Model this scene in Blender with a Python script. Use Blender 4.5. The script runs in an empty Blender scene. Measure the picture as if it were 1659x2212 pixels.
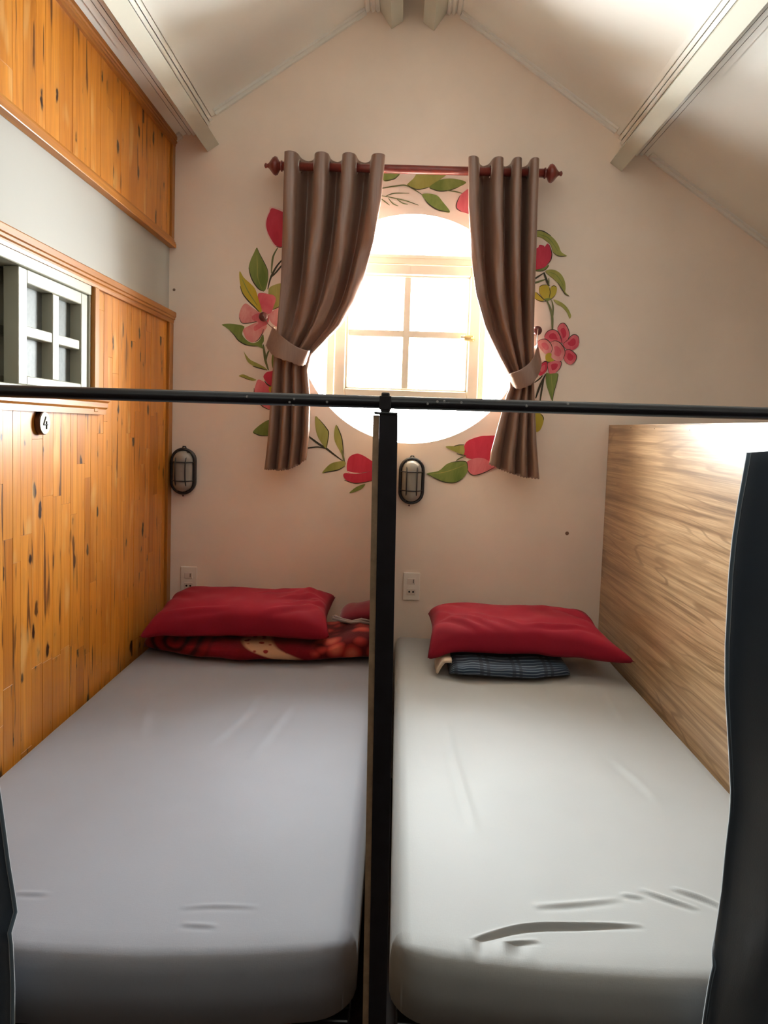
import bpy, bmesh, math, random
from mathutils import Vector, Matrix, noise
from mathutils.geometry import tessellate_polygon

sc = bpy.context.scene
col = sc.collection
PI = math.pi
rnd = random.Random(7)

# ------------------------------------------------------------------ camera
W, H, F = 1659.0, 2212.0, 1661.0
ROLL, PITCH, YAW, PSH = math.radians(1.892), math.radians(-4.065), math.radians(-0.957), -62.4
CAM = Vector((0.0, -3.15, 1.47))
_cy, _sy, _cp, _sp = math.cos(YAW), math.sin(YAW), math.cos(PITCH), math.sin(PITCH)
FW = Vector((_sy*_cp, _cy*_cp, _sp))
_r0 = Vector((_cy, -_sy, 0)); _d0 = FW.cross(_r0)
if _d0.z > 0: _d0 = -_d0
RT = math.cos(ROLL)*_r0 - math.sin(ROLL)*_d0
DN = math.sin(ROLL)*_r0 + math.cos(ROLL)*_d0
cam = bpy.data.cameras.new('camera'); co = bpy.data.objects.new('camera', cam); col.objects.link(co)
cam.sensor_width = 36.0; cam.lens = F/H*36.0; cam.shift_y = PSH/H*1.0
cam.clip_start = 0.02
M = Matrix((RT, -DN, -FW)).transposed().to_4x4(); M.translation = CAM
co.matrix_world = M
sc.camera = co

def ray(px, py): return RT*((px-W/2)/F) + DN*((py-(H/2+PSH))/F) + FW
def onY(px, py, Y=0.0):
    v = ray(px, py); return CAM + v*((Y-CAM.y)/v.y)
def onX(px, py, X):
    v = ray(px, py); return CAM + v*((X-CAM.x)/v.x)
def onZ(px, py, Z):
    v = ray(px, py); return CAM + v*((Z-CAM.z)/v.z)

# ------------------------------------------------------------------ light
wd = bpy.data.worlds.new('overcast_sky'); sc.world = wd; wd.use_nodes = True
bg = wd.node_tree.nodes['Background']
bg.inputs[0].default_value = (0.95, 0.98, 1.0, 1); bg.inputs[1].default_value = 134.0
sc.view_settings.view_transform = 'Standard'; sc.view_settings.look = 'None'
sc.view_settings.gamma = 1.0; sc.view_settings.use_curve_mapping = False
sc.view_settings.exposure = 0.25
sc.cycles.max_bounces = 16; sc.cycles.diffuse_bounces = 12; sc.cycles.glossy_bounces = 6
sc.cycles.transparent_max_bounces = 12; sc.cycles.sample_clamp_indirect = 8.0
WC = Vector((0.04, 0, 1.871)); WR = 0.459            # round window: centre, radius
pl = bpy.data.lights.new('window_portal', 'AREA'); pl.shape = 'DISK'; pl.size = 2*WR
pl.cycles.is_portal = True
po = bpy.data.objects.new('window_portal', pl); col.objects.link(po)
po.location = (WC.x, 0.285, WC.z); po.rotation_euler = (-PI/2, 0, 0)

# ------------------------------------------------------------------ helpers
class MB:
    def __init__(s): s.v = []; s.f = []
    def add(s, vs, fs):
        o = len(s.v); s.v += [tuple(p) for p in vs]; s.f += [tuple(i+o for i in f) for f in fs]; return s
    def box(s, lo, hi, ch=0.0):
        x0,y0,z0 = lo; x1,y1,z1 = hi
        if ch <= 0:
            return s.add([(x0,y0,z0),(x1,y0,z0),(x1,y1,z0),(x0,y1,z0),(x0,y0,z1),(x1,y0,z1),(x1,y1,z1),(x0,y1,z1)],
                  [(0,3,2,1),(4,5,6,7),(0,1,5,4),(1,2,6,5),(2,3,7,6),(3,0,4,7)])
        bm = bmesh.new(); bmesh.ops.create_cube(bm, size=1.0)
        for q in bm.verts: q.co = ((x0+x1)/2+q.co.x*(x1-x0), (y0+y1)/2+q.co.y*(y1-y0), (z0+z1)/2+q.co.z*(z1-z0))
        bmesh.ops.bevel(bm, geom=bm.edges[:], offset=ch, segments=1, affect='EDGES')
        bm.verts.index_update()
        s.add([q.co[:] for q in bm.verts], [[q.index for q in f.verts] for f in bm.faces]); bm.free(); return s
    def tube(s, pts, r, n=8, closed=False, cap=True):
        pts = [Vector(p) for p in pts]; m = len(pts); rs = r if isinstance(r, (list, tuple)) else [r]*m
        up = None; vs = []
        for i, p in enumerate(pts):
            if closed: t = (pts[(i+1) % m]-pts[i-1]).normalized()
            else: t = (pts[min(i+1, m-1)]-pts[max(i-1, 0)]).normalized()
            if up is None: up = t.orthogonal().normalized()
            up = (up - t*up.dot(t)).normalized(); b = t.cross(up)
            for k in range(n):
                a = 2*PI*k/n; vs.append(p + (up*math.cos(a)+b*math.sin(a))*rs[i])
        fs = []
        for i in range(m if closed else m-1):
            j = (i+1) % m
            for k in range(n):
                l = (k+1) % n; fs.append((i*n+k, i*n+l, j*n+l, j*n+k))
        if not closed and cap:
            fs.append(tuple(range(n))[::-1]); fs.append(tuple((m-1)*n+k for k in range(n)))
        return s.add(vs, fs)
    def lathe(s, origin, axis, prof, n=20):
        ax = Vector(axis).normalized(); u = ax.orthogonal().normalized(); w = ax.cross(u); o = Vector(origin)
        vs = []; fs = []
        for (h, r) in prof:
            for k in range(n):
                a = 2*PI*k/n; vs.append(o+ax*h+(u*math.cos(a)+w*math.sin(a))*max(r, 1e-5))
        for i in range(len(prof)-1):
            for k in range(n):
                l = (k+1) % n; fs.append((i*n+k, i*n+l, (i+1)*n+l, (i+1)*n+k))
        fs.append(tuple(range(n))[::-1]); fs.append(tuple((len(prof)-1)*n+k for k in range(n)))
        return s.add(vs, fs)
    def prism(s, poly, y0, y1):            # poly in (x, z), extruded along y
        n = len(poly); vs = [(x, y0, z) for x, z in poly]+[(x, y1, z) for x, z in poly]
        fs = [tuple(range(n)), tuple(range(2*n-1, n-1, -1))]+[(i, i+n, (i+1) % n+n, (i+1) % n) for i in range(n)]
        return s.add(vs, fs)
    def grid(s, fn, nu, nv, wrap=False):
        vs = [fn(i/nu, j/nv) for j in range(nv+1) for i in range(nu if wrap else nu+1)]
        w = nu if wrap else nu+1; fs = []
        for j in range(nv):
            for i in range(nu):
                k = (i+1) % w if wrap else i+1
                fs.append((j*w+i, j*w+k, (j+1)*w+k, (j+1)*w+i))
        return s.add(vs, fs)
    def build(s, name, mat, parent=None, smooth=False, loc=None, fix=True):
        me = bpy.data.meshes.new(name)
        off = Vector(loc) if loc is not None else Vector((0, 0, 0))
        me.from_pydata([tuple(Vector(p)-off) for p in s.v], [], s.f); me.validate()
        if fix:
            bm = bmesh.new(); bm.from_mesh(me); bmesh.ops.recalc_face_normals(bm, faces=bm.faces[:]); bm.to_mesh(me); bm.free()
        if smooth: me.polygons.foreach_set('use_smooth', [True]*len(me.polygons))
        me.materials.append(mat)
        o = bpy.data.objects.new(name, me); col.objects.link(o); o.location = off
        if parent is not None:
            w = Vector((0, 0, 0)); q = parent
            while q is not None: w += q.location; q = q.parent
            o.parent = parent; o.location = off - w
        return o

def empty(name, loc):
    o = bpy.data.objects.new(name, None); col.objects.link(o); o.location = loc; o.empty_display_size = .1; return o
def tag(o, label=None, cat=None, group=None, kind=None):
    if label: o['label'] = label
    if cat: o['category'] = cat
    if group: o['group'] = group
    if kind: o['kind'] = kind
    return o
def struct(o, label=None): 
    o['kind'] = 'structure'
    if label: o['label'] = label
    return o
def auto_smooth(o, ang=40):
    me = o.data; me.polygons.foreach_set('use_smooth', [True]*len(me.polygons))
    bm = bmesh.new(); bm.from_mesh(me)
    for e in bm.edges:
        if len(e.link_faces) == 2 and e.calc_face_angle(0) > math.radians(ang): e.smooth = False
    bm.to_mesh(me); bm.free(); return o
def lerp(a, b, t): return a+(b-a)*t
def interp(tab, x):
    if x <= tab[0][0]: return tab[0][1]
    for (a, va), (b, vb) in zip(tab, tab[1:]):
        if x <= b: return va+(vb-va)*(x-a)/(b-a)
    return tab[-1][1]
def smoothstep(a, b, x):
    t = min(1, max(0, (x-a)/(b-a))); return t*t*(3-2*t)
def catmull(pts, n=6, closed=True):
    out = []; m = len(pts)
    for i in range(m if closed else m-1):
        g = (lambda k: pts[k % m]) if closed else (lambda k: pts[min(max(k, 0), m-1)])
        p0, p1, p2, p3 = g(i-1), g(i), g(i+1), g(i+2)
        for k in range(n):
            t = k/n; t2 = t*t; t3 = t2*t
            out.append(tuple(.5*((2*b)+(-a+c)*t+(2*a-5*b+4*c-d)*t2+(-a+3*b-3*c+d)*t3) for a, b, c, d in zip(p0, p1, p2, p3)))
    if not closed: out.append(tuple(pts[-1]))
    return out

# ------------------------------------------------------------------ materials
class NT:
    def __init__(s, name):
        s.m = bpy.data.materials.new(name); s.m.use_nodes = True; s.t = s.m.node_tree; s.n = s.t.nodes
        s.b = s.n['Principled BSDF']
    def nd(s, typ, **kw):
        q = s.n.new(typ)
        for k, v in kw.items():
            if k.startswith('_'): setattr(q, k[1:], v)
            else: q.inputs[k.replace('__', ' ')].default_value = v
        return q
    def ln(s, a, b): s.t.links.new(a, b)
    def coords(s, scale=(1, 1, 1), kind='Object', rand=0.0, rot=(0, 0, 0)):
        tc = s.nd('ShaderNodeTexCoord'); mp = s.nd('ShaderNodeMapping'); mp.inputs['Scale'].default_value = scale
        mp.inputs['Rotation'].default_value = rot
        src = tc.outputs[kind]
        if rand:
            oi = s.nd('ShaderNodeObjectInfo'); ml = s.nd('ShaderNodeMath', _operation='MULTIPLY'); ml.inputs[1].default_value = rand
            s.ln(oi.outputs['Random'], ml.inputs[0])
            ad = s.nd('ShaderNodeVectorMath', _operation='ADD'); s.ln(src, ad.inputs[0]); s.ln(ml.outputs[0], ad.inputs[1]); src = ad.outputs[0]
        s.ln(src, mp.inputs['Vector']); return mp.outputs[0]
    def noise(s, vec, scale, detail=4, rough=.55, dist=0.0):
        q = s.nd('ShaderNodeTexNoise'); q.inputs['Scale'].default_value = scale; q.inputs['Detail'].default_value = detail
        q.inputs['Roughness'].default_value = rough; q.inputs['Distortion'].default_value = dist
        if vec is not None: s.ln(vec, q.inputs['Vector'])
        return q.outputs['Fac']
    def ramp(s, fac, stops):
        q = s.nd('ShaderNodeValToRGB'); e = q.color_ramp.elements
        while len(e) > 1: e.remove(e[0])
        e[0].position = stops[0][0]; c = stops[0][1]; e[0].color = (*c, 1) if isinstance(c, (tuple, list)) else (c, c, c, 1)
        for p, c in stops[1:]:
            k = e.new(p); k.color = (*c, 1) if isinstance(c, (tuple, list)) else (c, c, c, 1)
        s.ln(fac, q.inputs[0]); return q.outputs[0]
    def mix(s, fac, a, b, mode='MIX'):
        q = s.nd('ShaderNodeMix', _data_type='RGBA', _blend_type=mode)
        for v, i in ((fac, q.inputs[0]), (a, q.inputs[6]), (b, q.inputs[7])):
            if hasattr(v, 'is_linked') or hasattr(v, 'links'): s.ln(v, i)
            elif isinstance(v, (int, float)): i.default_value = v
            else: i.default_value = (*v, 1)
        return q.outputs[2]
    def bump(s, h, strength, dist=.002):
        q = s.nd('ShaderNodeBump'); q.inputs['Strength'].default_value = strength; q.inputs['Distance'].default_value = dist
        s.ln(h, q.inputs['Height']); s.ln(q.outputs[0], s.b.inputs['Normal']); return q
    def p(s, **kw):
        for k, v in kw.items():
            i = s.b.inputs[k.replace('__', ' ')]
            if hasattr(v, 'links'): s.ln(v, i)
            else: i.default_value = (*v, 1) if isinstance(v, tuple) and len(v) == 3 else v
        return s.m

def plain(name, c, rough=.5, metal=0.0, var=.0, scale=20, spec=.5, bump=0.0, sheen=0.0, coat=0.0):
    t = NT(name)
    if var or bump:
        nz = t.noise(t.coords(), scale, 5)
        a = tuple(max(0, q*(1-var)) for q in c); b = tuple(min(1, q*(1+var)) for q in c)
        t.p(Base__Color=t.ramp(nz, [(.3, a), (.7, b)]))
        if bump: t.bump(nz, bump)
    else: t.p(Base__Color=c)
    t.p(Roughness=rough, Metallic=metal, Specular__IOR__Level=spec, Sheen__Weight=sheen, Coat__Weight=coat)
    return t.m

def m_wall(name, c, dirt=.12):
    t = NT(name); v = t.coords()
    big = t.noise(v, 1.6, 5, .6); fine = t.noise(v, 55, 4)
    cc = t.ramp(big, [(.25, tuple(q*(1-dirt) for q in c)), (.6, c), (.85, tuple(min(1, q*1.03) for q in c))])
    t.p(Base__Color=cc, Roughness=.75, Specular__IOR__Level=.25); t.bump(fine, .12, .002); return t.m
M_WALL = m_wall('wall_paint', (.90, .765, .655))
M_CEIL = m_wall('ceiling_paint', (.82, .80, .75), .05)
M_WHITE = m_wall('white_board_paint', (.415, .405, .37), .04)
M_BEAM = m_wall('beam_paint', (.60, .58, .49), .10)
M_FLOOR = plain('dark_floor_boards', (.075, .04, .025), .5, var=.25, scale=6)
M_REARW = m_wall('rear_white_paint', (.92, .89, .84), .03)
M_REAR = m_wall('bounce_cutting_dark_boards', (.045, .022, .012))

def m_pine(name, tint=1.0, axis=2, rand=17.0, knots=True, gloss=.24):
    t = NT(name)
    sc_ = [9, 9, 9]; sc_[axis] = .55
    v = t.coords(tuple(sc_), rand=rand)
    g = t.noise(v, 4.0, 6, .62, .6)
    base = t.ramp(g, [(.18, (.32*tint, .095*tint, .008*tint)), (.42, (.56*tint, .205*tint, .020*tint)), (.60, (.66*tint, .265*tint, .034*tint)), (.82, (.74*tint, .36*tint, .075*tint))])
    oi = t.nd('ShaderNodeObjectInfo')
    shade = t.ramp(oi.outputs['Random'], [(0, (.74, .66, .54)), (.2, (.92, .88, .80)), (.6, (1, 1, 1)), (.85, (1.0, .93, .78)), (1, (1.0, 1.0, .95))])
    base = t.mix(1.0, base, shade, 'MULTIPLY')
    sf = [70, 70, 70]; sf[axis] = 1.5
    fine = t.noise(t.coords(tuple(sf), rand=rand), 3.0, 3)
    base = t.mix(t.ramp(fine, [(.35, .35), (.6, 0.0)]), base, (.33*tint, .12*tint, .025*tint))
    if knots:
        sk = [19.0, 19.0, 19.0]; sk[axis] = 6.5
        kv = t.coords(tuple(sk), rand=rand)
        vo = t.nd('ShaderNodeTexVoronoi'); vo.inputs['Scale'].default_value = 1.0
        wob = t.noise(t.coords(rand=rand), 25, 2)
        t.ln(kv, vo.inputs['Vector'])
        sub = t.nd('ShaderNodeMath', _operation='ADD'); t.ln(vo.outputs['Distance'], sub.inputs[0])
        m2 = t.nd('ShaderNodeMath', _operation='MULTIPLY_ADD'); t.ln(wob, m2.inputs[0]); m2.inputs[1].default_value = .46; m2.inputs[2].default_value = -.22
        t.ln(m2.outputs[0], sub.inputs[1])
        cs = t.nd('ShaderNodeSeparateColor'); t.ln(vo.outputs['Color'], cs.inputs[0])
        sel = t.ramp(cs.outputs[0], [(.20, 0.0), (.23, 1.0)])
        k = t.ramp(sub.outputs[0], [(.13, 1.0), (.20, .0)])
        ml = t.nd('ShaderNodeMath', _operation='MULTIPLY'); t.ln(k, ml.inputs[0]); t.ln(sel, ml.inputs[1])
        halo = t.ramp(sub.outputs[0], [(.16, .55), (.40, .0)])
        mh = t.nd('ShaderNodeMath', _operation='MULTIPLY'); t.ln(halo, mh.inputs[0]); t.ln(sel, mh.inputs[1])
        base = t.mix(mh.outputs[0], base, (.40*tint, .17*tint, .035*tint))
        base = t.mix(ml.outputs[0], base, (.030, .008, .003))
        ss = [34.0, 34.0, 34.0]; ss[axis] = 3.2
        stn = t.noise(t.coords(tuple(ss), rand=rand*1.7), 1.0, 3, .5, .4)
        base = t.mix(t.ramp(stn, [(.625, 0.0), (.675, .9)]), base, (.10*tint, .032*tint, .008*tint))
        pal = t.noise(t.coords((12, 12, 4), rand=rand*2.3), 1.0, 2, .5)
        base = t.mix(t.ramp(pal, [(.62, 0.0), (.72, .5)]), base, (.70*tint, .42*tint, .15*tint))
    t.p(Base__Color=base, Roughness=gloss+.12, Specular__IOR__Level=.42, Coat__Weight=.05, Coat__Roughness=.16)
    t.bump(fine, .08, .001)
    return t.m
M_PINE = m_pine('varnished_pine')
M_PTRIM = m_pine('varnished_pine_trim', .72, 1, 3.0, False, .3)
M_PTRIMV = m_pine('varnished_pine_trim_upright', .62, 2, 3.0, False, .3)
M_GAP = plain('pine_joint', (.16, .06, .015), .8)

def m_laminate():
    t = NT('oak_laminate')
    warp = t.noise(t.coords((1, .25, 3.4)), 1.7, 3.0, .42)
    ml = t.nd('ShaderNodeMath', _operation='MULTIPLY'); ml.inputs[1].default_value = 150.0; t.ln(warp, ml.inputs[0])
    sn = t.nd('ShaderNodeMath', _operation='SINE'); t.ln(ml.outputs[0], sn.inputs[0])
    g = t.noise(t.coords((1, .38, 20)), 3.0, 7, .66, .25)
    c = t.ramp(g, [(.33, (.17, .095, .045)), (.46, (.34, .21, .11)), (.56, (.44, .29, .16)), (.72, (.54, .385, .235))])
    k = t.nd('ShaderNodeMath', _operation='MULTIPLY'); t.ln(t.ramp(sn.outputs[0], [(.0, .0), (.70, .0), (.97, .62)]), k.inputs[0])
    patch = t.noise(t.coords((1, 1.2, 5)), 1.1, 2); t.ln(t.ramp(patch, [(.36, .25), (.62, 1.0)]), k.inputs[1])
    c = t.mix(k.outputs[0], c, (.165, .088, .040))
    fine = t.noise(t.coords((1, 3, 160)), 1.5, 2)
    c = t.mix(t.ramp(fine, [(.38, .40), (.55, 0.0)]), c, (.22, .125, .06))
    t.p(Base__Color=c, Roughness=.30, Specular__IOR__Level=.5); t.bump(fine, .05, .001); return t.m
M_LAM = m_laminate()
M_LAMEDGE = plain('laminate_edge_band', (.40, .27, .16), .4, var=.1)
M_PLY = plain('plywood_edge', (.34, .225, .135), .6, var=.2, scale=60)
M_BLACK = plain('black_enamel', (.010, .010, .014), .33, var=.3, scale=40, coat=.2)
M_BLACKM = plain('black_matte', (.012, .012, .013), .55)
M_ROD = plain('mahogany_rod', (.19, .030, .022), .28, var=.25, scale=30, coat=.3)
M_KNOB = plain('maroon_knob', (.11, .022, .020), .3, coat=.3)
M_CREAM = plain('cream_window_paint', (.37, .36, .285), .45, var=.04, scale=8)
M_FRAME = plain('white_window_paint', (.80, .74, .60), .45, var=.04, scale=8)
M_BRASS = plain('brass_latch', (.65, .48, .22), .3, .8)
M_OUT = plain('outlet_plastic', (.80, .74, .67), .4)
M_OUTD = plain('outlet_insert', (.70, .62, .55), .4)
M_HOLE = plain('socket_hole', (.02, .015, .012), .7)
M_STEEL = plain('steel_ring', (.45, .42, .40), .3, .9)

def m_glass(name, tint, rough=.05, refl=.12):
    t = NT(name); out = t.n['Material Output']
    tr = t.nd('ShaderNodeBsdfTransparent'); tr.inputs[0].default_value = (*tint, 1)
    gl = t.nd('ShaderNodeBsdfGlossy'); gl.inputs['Roughness'].default_value = rough
    mx = t.nd('ShaderNodeMixShader'); mx.inputs[0].default_value = refl
    t.ln(tr.outputs[0], mx.inputs[1]); t.ln(gl.outputs[0], mx.inputs[2]); t.ln(mx.outputs[0], out.inputs[0]); return t.m
M_GLASS = m_glass('window_glass', (.97, .985, .975), .05, .05)
M_DGLASS = plain('grey_frosted_pane', (.135, .145, .14), .45, var=.10, scale=90, spec=.25)
M_DIFF = plain('ribbed_lamp_glass', (.26, .245, .22), .25, var=.08, scale=8, spec=.7)

def m_sheet(name, c):
    t = NT(name); v = t.coords()
    w1 = t.noise(t.coords((260, 40, 40)), 3, 2); w2 = t.noise(t.coords((40, 260, 40)), 3, 2)
    ad = t.nd('ShaderNodeMath', _operation='ADD'); t.ln(w1, ad.inputs[0]); t.ln(w2, ad.inputs[1])
    big = t.noise(v, 2.2, 3)
    cc = t.ramp(big, [(.3, tuple(q*.94 for q in c)), (.7, tuple(q*1.04 for q in c))])
    t.p(Base__Color=cc, Roughness=.62, Specular__IOR__Level=.35, Sheen__Weight=.25, Sheen__Roughness=.4)
    t.bump(ad.outputs[0], .10, .0012); return t.m
M_SHEETL = m_sheet('grey_violet_sheet', (.285, .305, .355))
M_SHEETR = m_sheet('grey_sheet', (.365, .375, .372))

def m_satin():
    t = NT('brown_satin')
    f = t.noise(t.coords((140, 140, 2)), 2, 2)
    c = t.ramp(f, [(.3, (.22, .124, .090)), (.7, (.275, .16, .118))])
    t.p(Base__Color=c, Roughness=.30, Specular__IOR__Level=.9, Sheen__Weight=.25, Sheen__Roughness=.35)
    t.b.inputs['Sheen Tint'].default_value = (.75, .58, .45, 1)
    out = t.n['Material Output']; tl = t.nd('ShaderNodeBsdfTranslucent'); tl.inputs[0].default_value = (.30, .12, .06, 1)
    mx = t.nd('ShaderNodeMixShader'); mx.inputs[0].default_value = .07
    t.ln(t.b.outputs[0], mx.inputs[1]); t.ln(tl.outputs[0], mx.inputs[2]); t.ln(mx.outputs[0], out.inputs[0]); return t.m
M_SATIN = m_satin()
def m_cloth(name, c, rough=.75, sheen=.3, var=.1, bump=.15):
    t = NT(name); w = t.noise(t.coords((300, 300, 300)), 1.5, 2); b = t.noise(t.coords(), 5, 3)
    t.p(Base__Color=t.ramp(b, [(.3, tuple(q*(1-var) for q in c)), (.7, tuple(q*(1+var) for q in c))]), Roughness=rough, Sheen__Weight=sheen, Specular__IOR__Level=.3)
    t.bump(w, bump, .001); return t.m
M_RED = m_cloth('crimson_cotton', (.265, .004, .020), .8, .03)
M_NAVY = m_cloth('navy_fleece', (.020, .034, .055), .7, .9)
M_NAVYHEM = m_cloth('navy_hem_rim_light', (.09, .14, .19), .85, 1.0)  # navy lightened to put the window's rim light into the edge colour
M_CREAMC = m_cloth('cream_lining', (.62, .50, .38), .8, .2)
M_CORD = m_cloth('grey_cord', (.36, .30, .28), .8, .3)

# ------------------------------------------------------------------ room shell
XL = -0.939; APEX = 3.238; SL = 0.68; XR = 2.05; YB = -3.75; TH = .28
def ceil_z(x): return APEX-SL*abs(x)

# back gable wall with round opening
outer = [(XL-.3, -.02), (XR+.1, -.02), (XR+.1, ceil_z(XR)+.25), (0, APEX+.3), (XL-.3, ceil_z(XL)+.05)]
NC = 96
hole = [(WC.x+WR*math.cos(2*PI*k/NC), WC.z+WR*math.sin(2*PI*k/NC)) for k in range(NC)]
allp = outer+hole
tris = tessellate_polygon([[Vector((x, z, 0)) for x, z in outer], [Vector((x, z, 0)) for x, z in hole[::-1]]])
lst = outer+hole[::-1]
mb = MB(); n = len(lst)
mb.v = [(x, 0, z) for x, z in lst]+[(x, TH, z) for x, z in lst]
mb.f = [tuple(t) for t in tris]+[tuple(i+n for i in t[::-1]) for t in tris]
no = len(outer)
mb.f += [(i, (i+1) % no, (i+1) % no+n, i+n) for i in range(no)]
mb.f += [(no+i, no+(i+1) % NC, no+(i+1) % NC+n, no+i+n) for i in range(NC)]
wall_back = struct(mb.build('wall_back', M_WALL), 'cream plaster gable wall with a round window and painted flowers')

floor = struct(MB().box((XL-.3, YB-.1, -.1), (XR+.1, 0, 0)).build('floor', M_FLOOR))
cm = MB()  # slopes run past the gable: unseen overhang added to cut steep sky light
cm.add([(0, YB, APEX), (0, 1.15, APEX), (XL-.3, 1.15, ceil_z(XL-.3)), (XL-.3, YB, ceil_z(XL-.3)),
        (0, YB, APEX+.06), (0, 1.15, APEX+.06), (XL-.3, 1.15, ceil_z(XL-.3)+.06), (XL-.3, YB, ceil_z(XL-.3)+.06)],
       [(0, 1, 2, 3), (7, 6, 5, 4), (0, 3, 7, 4), (1, 5, 6, 2), (2, 6, 7, 3), (0, 4, 5, 1)])
cm.add([(0, YB, APEX), (0, 1.15, APEX), (XR+.1, 1.15, ceil_z(XR+.1)), (XR+.1, YB, ceil_z(XR+.1)),
        (0, YB, APEX+.06), (0, 1.15, APEX+.06), (XR+.1, 1.15, ceil_z(XR+.1)+.06), (XR+.1, YB, ceil_z(XR+.1)+.06)],
       [(0, 3, 2, 1), (4, 5, 6, 7), (0, 4, 7, 3), (1, 2, 6, 5), (2, 3, 7, 6), (0, 1, 5, 4)])
ceiling = struct(cm.build('ceiling', M_CEIL, fix=False), 'white boarded ceiling pitched up to the ridge')
struct(MB().box((XR, YB, 0), (XR+.1, 0, ceil_z(XR)+.1)).build('wall_right', M_REARW))
wr_ = struct(MB().box((XL-.3, YB-.1, 0), (XR+.1, YB, APEX+.1)).build('wall_rear', M_REARW), 'cream plaster gable wall above unseen dark boards added to cut bounce light')
MB().box((XL-.01, YB, 0), (XR, YB+.02, 1.95), .002).build('added_dark_boards', M_REAR, wr_)  # unseen dark boards, added to keep bounce light off the mattress fronts

# left wall, white board with a recess for the sliding window
WY0, WY1, WZ0, WZ1 = -2.10, -.825, 1.535, 1.868
lw = MB(); T0, T1 = XL-.12, XL-.012
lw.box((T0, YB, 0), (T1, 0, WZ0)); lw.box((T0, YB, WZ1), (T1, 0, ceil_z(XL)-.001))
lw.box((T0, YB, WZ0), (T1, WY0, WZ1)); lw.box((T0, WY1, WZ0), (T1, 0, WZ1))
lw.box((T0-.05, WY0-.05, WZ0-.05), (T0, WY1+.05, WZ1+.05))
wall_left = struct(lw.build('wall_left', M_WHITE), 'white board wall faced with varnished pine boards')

# pine staves ------------------------------------------------------
def stave(y0, y1, z0, z1, parent):
    g = .00035; d = rnd.uniform(0, .0010)
    c = ((T1+XL)/2, (y0+y1)/2, (z0+z1)/2)
    m = MB().box((T1, y0+g, z0+g*.6), (XL-.0025+d, y1-g, z1-g*.6), .0005)
    return m.build('stave', M_PINE, parent, loc=c)
low = MB().box((T1, YB, 0), (T1+.004, -.0, WZ0)).box((T1, WY1, WZ0), (T1+.004, 0, 1.88)).build('lower_pine_panel', M_GAP, wall_left)  # backing extended out of view past the staves, dark to cut bounce light
y = -.004
while y > -2.08:
    w = rnd.uniform(.036, .062); y0 = y-w
    segs = []
    zlo, zhi = .50, 1.876
    if y0 < WY1+.02: zhi = WZ0-.004
    z = zlo - rnd.uniform(0, .3)
    while z < zhi:
        z1 = z+rnd.uniform(.30, .62)
        a, b = max(z, zlo), min(z1, zhi)
        if zhi-b < .06: b = zhi
        if b-a > .01: segs.append((a, b))
        if b == zhi: break
        z = z1
    for a, b in segs: stave(y0, y, a, b, low)
    y = y0
upp = MB().box((T1, -2.4, 2.18), (T1+.004, -.0, 2.594)).build('upper_pine_panel', M_GAP, wall_left)
y = -.006
while y > -2.3:
    w = rnd.uniform(.05, .085); y0 = y-w
    zs = [2.185, 2.593]
    if rnd.random() < .15: zs.insert(1, rnd.uniform(2.28, 2.5))
    for a, b in zip(zs, zs[1:]): stave(y0, y, a, b, upp)
    y = y0

def prof_y(prof, y0, y1):                  # (x, z) profile run along y
    return MB().prism([(x, z) for x, z in prof], y0, y1)
def trim_prof(z0, z1, d, flip=False):
    h = z1-z0
    pr = [(XL-.011, 0), (XL+d*.45, 0), (XL+d*.55, .18*h), (XL+d*.55, .30*h), (XL+d*.8, .36*h), (XL+d*.8, .52*h), (XL+d, .58*h), (XL+d, .94*h), (XL+d*.92, h), (XL-.011, h)]
    if flip: pr = [(x, h-q) for x, q in pr][::-1]
    return [(x, z0+q) for x, q in pr]
def trim(name, o): struct(o); o.name = name; return o
# these trims belong to the panels: parts of wall_left
for z0, z1, d, f, ya in ((1.866, 1.912, .020, False, -2.3), (2.168, 2.204, .016, True, -2.4), (2.566, 2.604, .018, False, -2.4)):
    prof_y(trim_prof(z0, z1, d, f), ya, -.001).build('pine_trim', M_PTRIM, wall_left)
MB().box((XL-.004, -.052, .60), (XL+.010, -.001, 1.866), .002).build('corner_trim', M_PTRIMV, wall_left)
MB().box((XL-.004, -.036, 2.204), (XL+.008, -.001, 2.566), .002).build('corner_trim', M_PTRIMV, wall_left)

# left sliding window ----------------------------------------------
win2 = struct(empty('window_2', ((T0+XL)/2, (WY0+WY1)/2, WZ0)), 'cream sliding window with dark panes set in the pine wall')
cs = MB()
cs.box((XL-.004, WY1-.002, 1.49), (XL+.016, WY1+.030, 1.866), .003)
cs.box((XL+.004, WY1+.030, 1.53), (XL+.010, WY1+.048, 1.866), .002)
cs.build('casing', M_PTRIMV, win2)
prof_y([(XL-.004, 1.484), (XL+.014, 1.484), (XL+.014, 1.500), (XL+.020, 1.506), (XL+.020, 1.520), (XL+.028, 1.526), (XL+.028, 1.536), (XL-.004, 1.536)], -2.15, WY1+.095).build('sill', M_PTRIM, win2)
fr = MB()
XF0, XF1 = T0+.002, XL+.006
fr.box((XF0, WY0, WZ1-.030), (XF1, WY1-.003, WZ1-.001), .002); fr.box((XF0, WY0, WZ0+.001), (XF1, WY1-.003, WZ0+.014), .002)
fr.box((XF0, WY1-.014, WZ0+.014), (XF1-.002, WY1-.003, WZ1-.030), .002)
fr.build('window_frame', M_CREAM, win2)
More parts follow.
